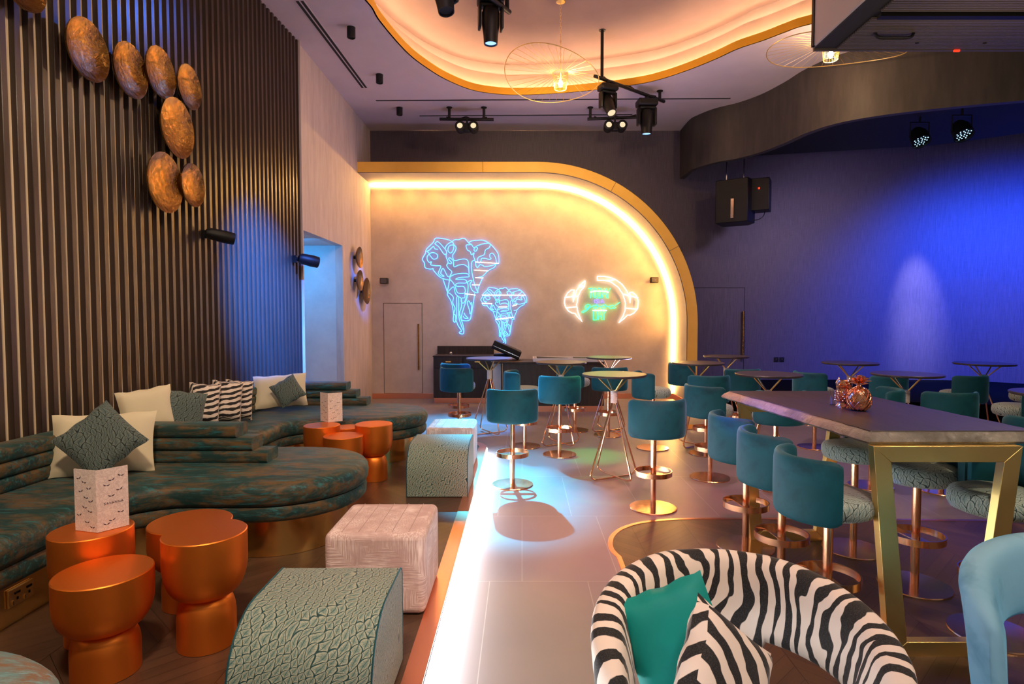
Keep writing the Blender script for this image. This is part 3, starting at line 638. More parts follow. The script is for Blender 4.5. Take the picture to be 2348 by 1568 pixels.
GR = [[(770,500),(890,495)],[(830,495),(830,760)],ell(950,618,50,130),[(1040,490),(1040,760)],[(1040,490),(1110,500),(1145,610),(1115,745),(1040,760)],[(1150,765),(1215,495),(1290,765)],[(1180,650),(1255,650)],[(1260,495),(1318,620),(1380,490)],[(1316,620),(1316,770)],
 [(910,1115),(910,1370)],[(910,1370),(1010,1365),(1030,1240),(1010,1125)],[(1040,1370),(1090,1120),(1150,1370)],[(1060,1265),(1130,1265)],[(1160,1120),(1203,1225),(1260,1110)],[(1203,1225),(1203,1370)]]
GS = [[(815,955),(750,940),(690,990),(700,1050),(760,1040),(820,960),(800,1030),(720,1110),(620,1165),(595,1140),(700,1090),(860,1000),(930,965)],[(1010,950),(940,980),(920,1035),(970,1060),(1035,1010),(1010,950),(1080,1005),(1160,975)],[(1235,950),(1155,985),(1140,1040),(1200,1062),(1255,1005),(1235,950),(1300,1005),(1375,975)],[(1460,960),(1380,985),(1350,1035),(1420,1055),(1490,985),(1560,935),(1645,880)],[(1490,985),(1455,1035),(1490,1050),(1540,1025)]]
VI = [[(950,805),(950,900)],[(1055,815),(1010,800),(990,830),(1040,860),(1045,890),(1000,905),(980,890)],[(1110,900),(1153,800),(1200,900)],[(1125,868),(1185,868)]]
c = tr((1100, 800)); t = thing('neon_sign', 'neon headphones framing green script TODAY IS A good DAY', 'neon sign', c)
def strokes(L, name, mat, r, smooth=True, y=0, parent=t):
    mb = MB()
    for s_ in L:
        q = [tr(a) - c + V((0, y, 0)) for a in s_]; mb.tube(catmull(q, 4) if smooth else q, r, 6)
    return mb.build(name, mat, parent, smooth=0)
strokes(HP, 'headphone_outline', M['nwhite'], .008, False); strokes(HB, 'white_bar', M['nwhite'], .010, False, -.012)
strokes(GR, 'green_letters', M['ngreen'], .0075, False); strokes(GS, 'green_script', M['ngreen'], .007); strokes(VI, 'violet_letters', M['nviolet'], .0075, False)

# ------------------------------------------------------------------ cabinet, counter and what lies on it
cb = thing('sideboard', 'dark walnut sideboard with drawers and brass pulls against the neon wall', 'cabinet', (-1.10, 11.42, 0))
mb = MB(); mb.box((0, 0, .485), (1.10, .60, .77)); mb.build('carcass', M['cabinet'], cb, bevel=.004)
MB().box((0, .26, .955), (1.10, .06, .17)).build('upstand', M['cabinet'], cb, bevel=.003); MB().box((0, 0, .875), (1.12, .62, .02)).build('worktop', M['cabinet'], cb)
for sx in (-1, 1):
    dr = MB().box((sx * .27, -.305, .76), (.53, .016, .20)).build('drawer', M['cabinet'], cb, bevel=.003); MB().box((sx * .27, -.325, .775), (.10, .02, .022)).build('handle', M['gold'], dr, bevel=.006)
    dd = MB().box((sx * .27, -.305, .375), (.53, .016, .54)).build('door', M['cabinet'], cb, bevel=.003); MB().cyl((sx * .035, -.33, .60), (sx * .035, -.33, .66), .012, 10).build('handle', M['gold'], dd)
MB().box((0, -.29, .05), (1.08, .012, .10)).build('plinth', M['copper'], cb)
MB().lathe([(.001, .885), (.02, .885), (.026, .9), (.026, .93), (.012, .945), (.001, .945)], 16, (-.25, -.05, 0)).build('knob', M['chrome'], cb)
ct = thing('dj_counter', 'long low dark-veneer counter with copper plinth in front of the neon wall', 'counter', (.43, 10.45, 0))
MB().box((.1, 0, .46), (1.72, .68, .72)).build('body', M['cabinet'], ct, bevel=.004); MB().box((0, 0, .835), (1.92, .72, .03)).build('top', M['cabinet'], ct, bevel=.004)
MB().box((.1, -.33, .05), (1.70, .012, .10)).build('plinth', M['copper'], ct)
MB().box((-.86, 0, .41), (.14, .5, .82)).build('end_support', M['niche'], ct)
case = thing('flight_case', 'dark blue-lit equipment case tilted on the left end of the counter', 'case', (-.27, 10.6, .91))
mt = Matrix.Rotation(R(24), 3, 'Y')
MB().box((0, 0, .12), (.52, .42, .15), mt).build('lid', M['black'], case, bevel=.015); MB().box((-.06, .05, .02), (.34, .34, .04)).build('base', M['black'], case, bevel=.01)
MB().box((.0, -.21, .10), (.50, .01, .012), mt).build('edge_strip', M['chrome'], case)
tray = thing('papers_tray', 'open white tray with dark sheets lying along the counter top', 'tray', (.78, 10.36, .851))
MB().box((0, 0, .008), (1.16, .50, .014)).build('bottom', M['white'], tray); mb = MB()
for s_ in (-1, 1): mb.box((0, s_ * .25, .03), (1.18, .012, .06)); mb.box((s_ * .585, 0, .03), (.012, .5, .06))
mb.build('rim', M['white'], tray); MB().box((-.25, -.02, .045), (.55, .34, .012), Matrix.Rotation(R(3), 3, 'Y')).build('dark_sheet', M['black'], tray); MB().box((.33, .04, .045), (.42, .32, .012)).build('dark_sheet', M['black'], tray)

# ------------------------------------------------------------------ pendants
def pendant(loc, chain_top, roll, tx, R0, label, off=(-.12, 0), zo=.09, ry=1):
    t = thing('wire_pendant', label, 'pendant lamp', loc)
    m = Matrix.Rotation(R(roll), 3, 'Y') @ Matrix.Rotation(R(tx), 3, 'X')
    ring = [m @ V((R0 * math.cos(a), R0 * ry * math.sin(a), 0)) + V((off[0], off[1], zo + .04 * math.sin(2 * a))) for a in [2 * math.pi * k / 72 for k in range(72)]]
    MB().tube(ring, .0055, 6, True).build('brim_ring', M['gold'], t)
    mb = MB()
    for k in range(36):
        a = 2 * math.pi * k / 36; mb.tube([(.105 * math.cos(a), .105 * math.sin(a), .13), ring[k * 2]], .0020, 4)
    mb.build('brim_wires', M['gold'], t)
    mb = MB()
    for k in range(30):
        a = 2 * math.pi * k / 30; mb.tube([(.107 * math.cos(a), .107 * math.sin(a), .13), (.082 * math.cos(a), .082 * math.sin(a), -.08)], .0018, 4)
    for r_, z_ in ((.107, .13), (.095, .03), (.082, -.08)): mb.tube([(r_ * math.cos(a), r_ * math.sin(a), z_) for a in [2 * math.pi * k / 32 for k in range(32)]], .003, 6, True)
    mb.build('cage', M['gold'], t)
    MB().lathe([(.001, .13), (.02, .13), (.022, .05), (.016, .04), (.001, .04)], 16).build('socket', M['gold'], t)
    MB().lathe([(.001, .045), (.014, .04), (.028, .0), (.028, -.03), (.015, -.055), (.001, -.06)], 16).build('bulb', M['bulb'], t)
    h = chain_top - loc[2]
    if h > .2:
        mb = MB(); n = int(h / .05)
        for k in range(n):
            z0 = .13 + (h - .16) * k / n; mb.tube([(.008 * math.cos(a) * (k % 2), .008 * math.cos(a) * ((k + 1) % 2), z0 + .026 + .026 * math.sin(a)) for a in [2 * math.pi * j / 8 for j in range(8)]], .0022, 4, True)
        mb.build('chain', M['gold'], t); MB().lathe([(.001, h), (.06, h), (.06, h - .02), (.02, h - .035), (.001, h - .035)], 24).build('ceiling_rose', M['gold'], t)
    l = lamp('POINT', 'pendant_light', (loc[0], loc[1], loc[2] - .12), 55, (1, .62, .34), size=.03); return t
p = P(1285, 190, y=8.25); pendant((p.x, p.y, p.z), 5.86, 8, -12, .64, 'gold wire brim pendant hanging under the middle of the ceiling cove')
p = P(1905, 122, y=7.45); pendant((p.x, p.y, p.z), ZC, 3, 6, .80, 'gold wire brim pendant beside the big black screen housing', (.05, 0), .02, .78)

# ------------------------------------------------------------------ light rigs
def moving_head(parent_loc, label, yaw, tilt, s=1.0, lens='lens'):
    t = thing('moving_head_light', label, 'stage light', parent_loc, yaw)
    MB().box((0, 0, -.07 * s), (.30 * s, .22 * s, .10 * s)).build('base', M['black'], t, bevel=.025)
    yk = MB(); yk.box((0, 0, -.14 * s), (.24 * s, .12 * s, .04 * s)); yk.box((-.125 * s, 0, -.27 * s), (.035 * s, .13 * s, .26 * s)); yk.box((.125 * s, 0, -.27 * s), (.035 * s, .13 * s, .26 * s)); yk.build('yoke', M['black'], t, bevel=.015)
    m = Matrix.Rotation(R(tilt), 3, 'X')
    hd = MB().lathe([(.001, .15), (.08, .15), (.10, .10), (.10, -.02), (.085, -.12), (.078, -.22), (.068, -.22), (.066, -.20), (.001, -.20)], 28, (0, 0, -.32 * s), s, s, m).build('head', M['black'], t)
    MB().lathe([(.001, -.205), (.064, -.205)], 20, (0, 0, -.32 * s), s, s, m).build('lens', M[lens], hd)
    MB().box((0, 0, .01), (.05 * s, .05 * s, .09 * s)).build('clamp', M['black'], t)
    return t
def rigbar(p0, p1, posts, label):
    c = (V(p0) + V(p1)) / 2; t = thing('lighting_bar', label, 'lighting bar', c)
    MB().cyl(V(p0) - c, V(p1) - c, .026, 16).build('bar', M['black'], t)
    for q, top in posts:
        q = V(p0).lerp(V(p1), q); MB().cyl(q - c, V((q.x, q.y, top)) - c, .024, 12).build('post', M['black'], t); MB().lathe([(.001, 0), (.05, 0), (.05, -.01), (.001, -.01)], 16, V((q.x, q.y, top)) - c).build('flange', M['black'], t)
    cab = catmull([V(p0).lerp(V(p1), k / 8) - c + V((0, .02, .03 * math.sin(k * 2.1) + .02)) for k in range(1, 8)], 4); MB().tube(cab, .010, 6).build('cable', M['blackm'], t)
    return t
def twin(c, label):
    t = thing('twin_spotlight', label, 'spotlight', c)
    MB().box((0, 0, 0), (.12, .12, .14)).build('body', M['black'], t, bevel=.02); MB().box((0, 0, .11), (.03, .03, .10)).build('clamp', M['black'], t)
    for s_ in (-1, 1):
        m = Matrix.Rotation(R(-80), 3, 'X') ; hd = MB().lathe([(.001, -.09), (.075, -.09), (.085, .0), (.085, .08), (.06, .085), (.055, .07), (.001, .07)], 24, (s_ * .115, -.02, .0), 1, 1, Matrix.Rotation(R(82), 3, 'X')).build('head', M['black'], t)
        MB().lathe([(.001, .072), (.048, .075)], 20, (s_ * .115, -.02, .0), 1, 1, Matrix.Rotation(R(82), 3, 'X')).build('lens', M['lensw'], hd)
def bar_at(a, b, ya, yb, posts, label): return rigbar(P(*a, y=ya), P(*b, y=yb), posts, label)
bar_at((1008, 273), (1132, 274), 10.5, 10.5, [(.18, ZC), (.82, ZC)], 'black bar hung on two short posts at the left near the back wall')
p = P(1071, 293, y=10.45); twin(p, 'black twin-lamp spotlight under the left hanging bar')
bar_at((1347, 273), (1475, 268), 10.5, 10.5, [(.05, ZC), (.95, ZC)], 'black bar on posts at the right near the back wall, behind the moving heads')
p = P(1410, 291, y=10.45); twin(p, 'black twin-lamp spotlight under the right hanging bar')
bar_at((1363, 174), (1523, 233), 9.0, 9.8, [(.10, 5.86), (.93, ZC)], 'long black bar slanting across the edge of the cove, carrying two moving heads')
p = P(1394, 192, y=9.12); moving_head(p, 'nearer moving head with a tilted lens on the slanting bar', R(20), -35, .92, 'lensw')
p = P(1483, 226, y=9.6); moving_head(p, 'moving head pointing straight down at the far end of the slanting bar', R(5), 0, 1.05)
bar_at((1040, -70), (1168, 28), 5.6, 6.6, [(.95, 5.86)], 'black bar ending beside the moving head at the top of the picture')
p = P(1125, -14, y=6.45); moving_head(p, 'large moving head with a glowing blue lens at top centre', R(10), 0, .93)
p = P(1016, -98, y=5.9); moving_head(p, 'moving head cut off by the top edge, left of the blue-lensed one', R(40), -14, 1.0, 'black')
# par cans over the stage
def parcan(p, label):
    t = thing('par_light', label, 'stage light', p); m = Matrix.Rotation(R(-32), 3, 'X')
    MB().lathe([(.001, .16), (.07, .15), (.12, .06), (.13, -.10), (.12, -.10), (.118, -.07), (.001, -.07)], 28, (0, 0, 0), 1, 1, m).build('can', M['black'], t)
    mb = MB()
    for k in range(20):
        a = k * 2.4; r_ = .022 * math.sqrt(k + .5); mb.lathe([(.001, -.079), (.008, -.078), (.008, -.072)], 8, m @ V((r_ * math.cos(a), r_ * math.sin(a), 0)), 1, 1, m)
    mb.build('diodes', M['ledc'], t)
    mb = MB(); mb.tube([(-.14, 0, 0), (-.14, 0, .22), (.14, 0, .22), (.14, 0, 0)], .01, 6); mb.tube([(0, 0, .22), (0, 0, 4.6 - p[2])], .014, 8); mb.build('yoke', M['black'], t)
p = P(2108, 315, y=9.1); parcan(p, 'left black LED par light hanging over the blue stage wall'); p = P(2205, 300, y=8.7); parcan(p, 'right black LED par light hanging over the blue stage wall')
# hanging speaker
p = P(1685, 455, y=10.9); t = thing('hanging_speaker', 'big black loudspeaker hanging under the dark curved soffit', 'speaker', p, R(-28))
MB().prism([(-.30, -.22), (.26, -.30), (.34, .05), (.20, .28), (-.26, .28)], -.46, .30).build('cabinet', M['black'], t, bevel=.012)
MB().box((.42, .05, .02), (.34, .34, .56)).build('amplifier', M['black'], t, bevel=.01); MB().box((.42, -.125, .12), (.03, .012, .03)).build('indicator', M['ledr'], t)
MB().box((.0, -.285, -.22), (.05, .012, .34)).build('chrome_strip', M['chrome'], t)
mb = MB(); mb.cyl((-.15, 0, .3), (-.15, 0, 4.6 - p.z), .012, 8); mb.cyl((.15, 0, .3), (.15, 0, 4.6 - p.z), .012, 8); mb.build('hanger', M['chrome'], t)
MB().tube(catmull([(.5, .1, -.25), (.48, .0, -.36), (.38, -.05, -.42), (.25, -.1, -.40)], 5), .008, 6).build('cable', M['black'], t)
# black folded screen housing, upper right
t = thing('screen_housing', 'large black ribbed screen housing hung from the ceiling at top right', 'screen housing', (3.2, 6.7, 4.53))
MB().box((2.6, -1.4, .33), (5.2, 2.8, .62)).build('body', M['blackm'], t, bevel=.01)
MB().box((-.012, -1.4, .33), (.024, 2.8, .60)).build('side_panel', base('grey_side_panel', (.42, .38, .36), .5), t); MB().box((-.02, -.03, .33), (.03, .05, .60)).build('corner_profile', M['black'], t)
mb = MB()
for k in range(60):
    yy = -.06 - k * .032
    if abs(yy + .78) < .06 or abs(yy + 1.42) < .05: continue
    mb.box((2.7, yy, .004), (4.95, .018, .02))
mb.build('ribs', M['grill'], t)
MB().box((2.6, .012, .05), (5.2, .03, .10)).build('front_lip', M['grill'], t); MB().box((2.7, -.78, -.01), (4.9, .07, .04)).build('cross_rail', M['black'], t); MB().box((2.7, -1.42, -.02), (4.6, .06, .05)).build('cross_rail', M['black'], t)
mb = MB()
for k in range(6): mb.lathe([(.001, -.012), (.018, -.012), (.018, 0)], 12, (1.0 + .72 * k, -.2, 0))
mb.build('screws', M['blackm'], t)
MB().tube(catmull([(.42, -.42, 0), (.46, -.42, -.05), (.6, -.42, -.055), (.78, -.42, -.05), (.82, -.42, 0)], 5), .016, 8).build('handle', M['black'], t)
MB().box((1.55, -.02, -.012), (.06, .02, .02)).build('indicator', M['ledr'], t)

# ------------------------------------------------------------------ sofas
def fillet(pts, r, n=8):
    out = [V(pts[0])]
    for i in range(1, len(pts) - 1):
        a, b, c_ = V(pts[i - 1]), V(pts[i]), V(pts[i + 1]); d1 = (a - b).normalized(); d2 = (c_ - b).normalized(); ang = d1.angle(d2); k = r / math.tan(ang / 2)
        p0, p1 = b + d1 * k, b + d2 * k; cc = b + (d1 + d2).normalized() * (r / math.sin(ang / 2))
        v0, v1 = p0 - cc, p1 - cc; a0 = math.atan2(v0.y, v0.x); da = math.atan2(v1.y, v1.x) - a0; da = (da + math.pi) % (2 * math.pi) - math.pi
        out += [cc + V((math.cos(a0 + da * j / n), math.sin(a0 + da * j / n))) * r for j in range(n + 1)]
    return out + [V(pts[-1])]
def sofa(ys, yf, yb_, xe, yr, ends, label, front=-2.35, runmat='patina', run=True, rin=.35):
    t = thing('booth_sofa', label, 'sofa', (0, yf, .12)); ox, oy, oz = 0, yf, .12
    r = (yb_ - yf) / 2; cy_ = (yf + yb_) / 2; xc = xe - r
    semi = [V((xc + r * math.sin(a), cy_ - r * math.cos(a))) for a in [math.pi * k / 26 for k in range(27)]]
    if run:
        pts = fillet([(front, ys), (front, yf), (xc - .01, yf)], rin)[:-1] + semi + [V((xw(yb_) + .02, yb_)), V((xw(ys) + .02, ys))]
    else: pts = [V((-3.1, yf))] + semi + [V((-3.1, yb_))]
    L = [(p.x - ox, p.y - oy) for p in pts]; m = M[runmat]
    MB().layers(L, [(.05, .345), (.012, .352), (0, .375), (-.006, .42), (.0, .455), (.02, .478), (.055, .490)]).build('seat_cushion', m, t, smooth=60)
    MB().layers(L, [(.07, .245), (.03, .25), (.012, .27), (.008, .31), (.02, .342), (.06, .346)]).build('seat_base', m, t, smooth=60)
    # brass plinth: drum under the rounded end and a recessed run
    MB().lathe([(.001, 0), (r - .12, 0), (r - .12, .25), (.001, .25)], 56, (xc - .02 - ox, cy_ - oy, 0)).build('brass_drum', M['goldp'], t)
    if run:
        pp = fillet([(front - .14, ys), (front - .14, yf + .14), (xc - .3, yf + .14)], .3); pp += [V((xc - .3, yb_ - .1)), V((xw(yb_) + .1, yb_ - .1)), V((xw(ys) + .1, ys))]
        MB().layers([(p.x - ox, p.y - oy) for p in pp], [(0, 0), (0, .25)]).build('brass_plinth', M['goldp'], t, smooth=40)
    if yr:
        for k, xe_ in enumerate(ends):
            z0 = .488 + k * .088; path = fillet([(xw(ys) + .12, ys), (xw(yr) + .12, yr), (xe_, yr)], .32, 10)
            hw, hh, b = .098, .043, .026
            sec = [(hw * sx_ - b * sx_ * (1 - math.cos(a_)), 0) for sx_, a_ in ()]
            sec = []
            for qx, qz, a0 in ((1, -1, -90), (1, 1, 0), (-1, 1, 90), (-1, -1, 180)):
                for j in range(4): a_ = R(a0 + 30 * j); sec.append((qx * (hw - b) + b * math.cos(a_), z0 + hh + qz * (hh - b) + b * math.sin(a_)))
            MB().sweep([(p.x - ox, p.y - oy) for p in path], sec).build('back_roll', m, t, smooth=50, bevel=0)
    return t
sofa(1.86, 3.55, 4.66, -1.085, 4.18, (-1.756, -1.86, -1.97), 'nearer teal and bronze velvet booth sofa with stepped roll back and brass base')
sofa(4.72, 5.88, 6.98, -1.03, 6.84, (-1.76, -1.88, -1.99), 'farther dark velvet booth sofa with stepped roll back, beside the blue niche', front=-2.28)
sofa(.2, .72, 1.82, -1.15, None, (), 'pale blue and rust velvet sofa end at the bottom left corner', run=False, runmat='patina_l')

# ------------------------------------------------------------------ cushions
def pillow_mb(w, h, th, pinch=.06, n=14):
    mb = MB(); g = {}
    for s_ in (1, -1):
        for i in range(n + 1):
            for j in range(n + 1):
                u, v = 2 * i / n - 1, 2 * j / n - 1
                if s_ == -1 and (abs(u) == 1 or abs(v) == 1): g[s_, i, j] = g[1, i, j]; continue
                k = (1 - u ** 4) * (1 - v ** 4); z = s_ * th / 2 * max(k, 0) ** .55
                x = u * w / 2 * (1 - pinch * (1 - v * v)); y = v * h / 2 * (1 - pinch * (1 - u * u))
                y += .004 * math.sin(u * 9 + v * 3); g[s_, i, j] = mb.bm.verts.new((x, y, z))
        for i in range(n):
            for j in range(n):
                q = [g[s_, i, j], g[s_, i + 1, j], g[s_, i + 1, j + 1], g[s_, i, j + 1]]; mb.face(q if s_ == 1 else q[::-1])
    return mb
def cushion(c, w, h, th, mat, label, yaw, tilt, roll=0, group=None, pip=None):
    t = pillow_mb(w, h, th).build('cushion', mat, smooth=60); tag(t, label, 'cushion', group); t.location = c
    # local +Z = front face ; stand it up, lean back, turn
    m = Matrix.Rotation(R(yaw), 3, 'Z') @ Matrix.Rotation(R(90 - tilt), 3, 'X') @ Matrix.Rotation(R(roll), 3, 'Z')
    t.rotation_euler = m.to_euler(); return t
cushion((-2.70, 3.84, .80), .58, .40, .13, M['cream'], 'cream oblong cushion leaning in the corner of the nearer sofa', 22, 18)
p = P(231, 1010, y=3.62); cushion(p, .36, .36, .11, M['leafd'], 'dark leaf-patterned cushion set on its corner in front of the cream oblong one', 22, 20, 42)
p = P(338, 941, y=4.46); cushion(p, .36, .34, .12, M['cream'], 'small cream cushion peeping over the nearer sofa back, beside the slats', 35, 12, 8)
p = P(414, 945, y=4.60); cushion(p, .34, .34, .10, M['leafd'], 'dark leaf-patterned cushion half hidden behind the small cream one', 40, 14, -12)
for a, b, y, yaw, w, l in ((468, 928, 5.10, 40, .25, 'left one of three zebra cushions on the farther sofa'), (520, 920, 5.38, 38, .26, 'middle one of three zebra cushions on the farther sofa'), (548, 916, 5.62, 42, .25, 'right one of three zebra cushions on the farther sofa')):
    cushion(P(a, b, y=y), w, .38, .17, M['zebrap'], l, yaw, 16, -8)
p = P(643, 896, y=6.38); cushion(p, .54, .36, .12, M['cream'], 'cream oblong cushion at the corner of the farther sofa', 14, 18, 4)
p = P(660, 896, y=6.20); cushion(p, .27, .27, .09, M['leafd'], 'dark leaf cushion standing on its corner against the farther cream one', 14, 20, 32)

# ------------------------------------------------------------------ drum side tables
def drum(p, d, h, label, group):
    t = thing('drum_table', label, 'side table', (p.x, p.y, .12), 0, group); r = d / 2; hs_ = h * .44; rl = r * .70
    b = [(.001, hs_ + .005), (rl * .8, hs_ + .005)]
    for k in range(9): a = R(90 * k / 8); b.append((r - r * .42 * (1 - math.sin(a)), hs_ + .005 + (h * .30) * (1 - math.cos(a))))
    b += [(r, h - .004), (r - .004, h), (.001, h)]
    MB().lathe(b, 64).build('bowl_top', M['orange'], t, smooth=40)
    q = [(.001, 0), (rl, 0), (rl, hs_ * .55)]
    for k in range(1, 8): a = R(90 * k / 8); q.append((rl - rl * .30 * (1 - math.cos(a)), hs_ * .55 + hs_ * .45 * math.sin(a)))
    q += [(rl * .68, hs_ + .004), (.001, hs_ + .004)]
    MB().lathe(q, 56).build('pedestal', M['orange'], t, smooth=40)
    return t
g = 'matte copper drum tables'
def at_top(px, py, z): return P(px, py, z=z)
drum(at_top(210, 1212, .635), .335, .515, 'tall orange copper drum table carrying the butterfly-print menu, nearer group', g)
drum(at_top(437, 1194, .55), .40, .43, 'low orange copper drum table tucked behind the tall one, nearer group', g)
drum(at_top(470, 1218, .637), .355, .517, 'tall orange copper drum table on the right of the nearer group', g)
drum(at_top(238, 1309, .55), .365, .43, 'low orange copper drum table, front one of the nearer group', g)
drum(at_top(738, 974, .635), .32, .515, 'tall copper drum table carrying a menu, farther group', g)
drum(V((-1.68, 5.72, 0)), .27, .44, 'low copper drum table mostly hidden at the back of the farther group', g)
drum(at_top(857, 971, .635), .335, .515, 'tall reddish copper drum table with full pedestal in view, farther group', g)
drum(at_top(787, 998, .58), .34, .46, 'low copper drum table, front one of the farther group', g)
# menus
M['menu'] = base('menu_print', (.90, .82, .80), .6); tt = NT(M['menu']); vv = tt.coord('UV')
n1 = tt.noise(vv, 38, 5, .7, 1.5); tt.col(tt.mix(tt.ramp(n1, [(.44, 0.0), (.5, .6), (.56, 0.0)]), (.95, .86, .83), (.55, .46, .48)))
def menu(c, w, h, ang, label, big, rz=0):
    t = thing('menu_card', label, 'menu', c, rz)
    for s_ in (-1, 1):
        pf = MB().box((s_ * w / 2, .0, h / 2), (w, .004, h)); o = pf.build('panel', M['menu'], t)
        o.rotation_euler = (0, 0, s_ * ang)
        mb = MB()                                     # butterflies
        rnd = random.Random(5 + s_)
        for k in range(11 if big else 9):
            bx_, bz = s_ * w * (.18 + .64 * ((k * .382 + .2 * rnd.random()) % 1)), h * (.07 + .86 * (k + .5 * rnd.random()) / 11)
            if big and s_ == 1 and abs(bz - h * .42) < .03: continue
            sz = .011; tl = rnd.uniform(-.4, .4)
            for q in (-1, 1):
                pts = [(0, 0), (q * sz * 1.3, sz * .6), (q * sz * 1.0, sz * .05), (q * sz * .5, -sz * .25)]
                vs = [mb.bm.verts.new((bx_ + a_ * math.cos(tl) - b_ * math.sin(tl), -.0028, bz + a_ * math.sin(tl) + b_ * math.cos(tl))) for a_, b_ in pts]; mb.face(vs)
        mb.build('butterfly_print', M['ink'], o, smooth=0)
        if big and s_ == 1:
            tc = bpy.data.curves.new('menu_title', 'FONT'); tc.body = 'SAVANNA'; tc.size = .0145; tc.align_x = 'CENTER'; tc.extrude = .0003; tc.space_character = 1.25
            to = bpy.data.objects.new('menu_title', tc); C.objects.link(to); to.location = (w * .52, -.0032, h * .42); to.rotation_euler = (R(90), 0, 0)
            bpy.context.view_layer.update(); me = bpy.data.meshes.new_from_object(to); bpy.data.objects.remove(to)
            tm = bpy.data.objects.new('printed_title', me); C.objects.link(tm); tm.parent = o; tm.location = (w * .52, -.0032, h * .42); tm.rotation_euler = (R(90), 0, 0); me.materials.clear(); me.materials.append(M['ink'])
M['ink'] = base('plum_ink', (.08, .05, .08), .6)
p = P(224, 1221, z=.637); menu((p.x, p.y, .637), .128, .285, R(34.5), 'folded butterfly-print menu card standing on the nearer copper table', True, R(19.5))
p = P(753, 968, z=.637); menu((p.x, p.y, .637), .13, .27, R(36), 'folded butterfly-print menu card on the farther copper table', False, R(-4))

# ------------------------------------------------------------------ poufs
def leaf_pouf(x0, x1, y0, y1, label):
    h = .42; r = .24; prof = [(y0, 0), (y0, h - r)] + [(y0 + r - r * math.cos(R(a)), h - r + r * math.sin(R(a))) for a in range(10, 91, 10)] + [(y1 - .03, h), (y1 - .01, h - .01), (y1, h - .04), (y1, 0)]
    t = thing('leaf_pouf', label, 'pouf', ((x0 + x1) / 2, (y0 + y1) / 2, .12)); xm, ym = (x0 + x1) / 2, (y0 + y1) / 2
    mb = MB(); w = (x1 - x0) / 2
    q = [(a - ym, b) for a, b in prof]; mb.prism(q, -w, w, 'x')
    def puv(c_, f_):
        if abs(f_.normal.x) > .7: return (c_.y * 1.4, c_.z)
        yy = c_.y - (y0 - ym)
        if c_.z < h - r: v_ = c_.z if yy < .3 else 1.2 - c_.z
        elif yy < r: v_ = h - r + r * math.atan2(c_.z - (h - r), r - yy)
        else: v_ = h - r + r * math.pi / 2 + yy - r
        return (c_.x, v_)
    mb.build('cover', M['leafg'], t, bevel=.008, smooth=40, uvf=puv)
    for s_ in (-1, 1):
        mb = MB(); mb.tube([(s_ * (w - .002), a - ym, b) for a, b in prof], .0032, 6); mb.build('piping', M['tealv'], t)
leaf_pouf(-1.03, -.52, 2.02, 2.56, 'front green leaf-jacquard pouf with rolled top, at the bottom of the picture')
leaf_pouf(-.96, -.45, 4.91, 5.48, 'farther green leaf-jacquard pouf with rolled top beside the step')
def pink_pouf(x0, x1, y0, y1, label):
    t = thing('quilted_pouf', label, 'pouf', ((x0 + x1) / 2, (y0 + y1) / 2, .12)); w, d = (x1 - x0), (y1 - y0)
    MB().box((0, 0, .21), (w, d, .415)).build('cover', M['pink'], t, bevel=.035, seg=4)
    for k in range(5):
        xx = -w / 2 + w * (k + 1) / 6; MB().tube([(xx, -d / 2 + .03, .4175), (xx, d / 2 - .02, .4175)], .0022, 5).build('quilt_seam', base('seam_thread', (.5, .38, .36), .9) if k == 0 else bpy.data.materials['seam_thread'], t)
pink_pouf(-.99, -.485, 2.94, 3.44, 'near pale pink quilted square pouf')
pink_pouf(-.94, -.475, 5.80, 6.33, 'far cream-pink quilted square pouf behind the green one')

# ------------------------------------------------------------------ bar stools
def make_stool(label):
    t = thing('bar_stool', label, 'bar stool', (0, 0, 0), 0, 'teal velvet bar stools')
    MB().lathe([(.001, 0), (.195, 0), (.198, .006), (.195, .012), (.03, .016), (.001, .016)], 48).build('base_disc', M['rose'], t)
    MB().cyl((0, 0, .014), (0, 0, .64), .0235, 20).build('pole', M['rose'], t)
    mb = MB(); n = 40
    mb.sweep([(.155 * math.cos(2 * math.pi * k / n), .155 * math.sin(2 * math.pi * k / n)) for k in range(n)], [(0, .285), (.006, .285), (.006, .325), (0, .325)], closed=True)
    fr = mb.build('footrest', M['rose'], t); MB().box((0, 0, .292), (.30, .06, .006)).build('footrest_bar', M['rose'], fr)
    MB().lathe([(.001, .62), (.06, .62), (.10, .635), (.001, .636)], 24).build('seat_plate', M['rose'], t)
    MB().lathe([(.001, .635), (.17, .635), (.200, .648), (.212, .675), (.212, .71), (.200, .735), (.16, .750), (.08, .756), (.001, .757)], 48).build('seat', M['leafs'], t, smooth=60)
    # wrap-around back: half ring, rounded section (back towards local -Y)
    mb = MB(); N = 36; a0, a1 = R(-164), R(-16); rings = []
    for i in range(N + 1):
        s_ = i / N; a = a0 + (a1 - a0) * s_; e = min(s_, 1 - s_) * N
        k = 1.0 if e >= 3 else (.86, .94, .98)[int(e)]; th = .026 * (1 if e >= 2 else (.72, .92)[int(e)])
        zc, hh = .785, .158 * k; rr_ = .237; ring = []
        for j in range(16):
            b = 2 * math.pi * j / 16; cs, sn = math.cos(b), math.sin(b)
            ring.append(mb.bm.verts.new(((rr_ + th * math.copysign(abs(cs) ** .6, cs)) * math.cos(a), (rr_ + th * math.copysign(abs(cs) ** .6, cs)) * math.sin(a), zc + hh * math.copysign(abs(sn) ** .35, sn))))
        rings.append(ring)
    for p_, q_ in zip(rings, rings[1:]):
        for j in range(16): mb.face([p_[j], p_[(j + 1) % 16], q_[(j + 1) % 16], q_[j]])
    mb.face(rings[0]); mb.face(rings[-1][::-1])
    mb.build('backrest', M['tealv'], t, smooth=50)
    return t
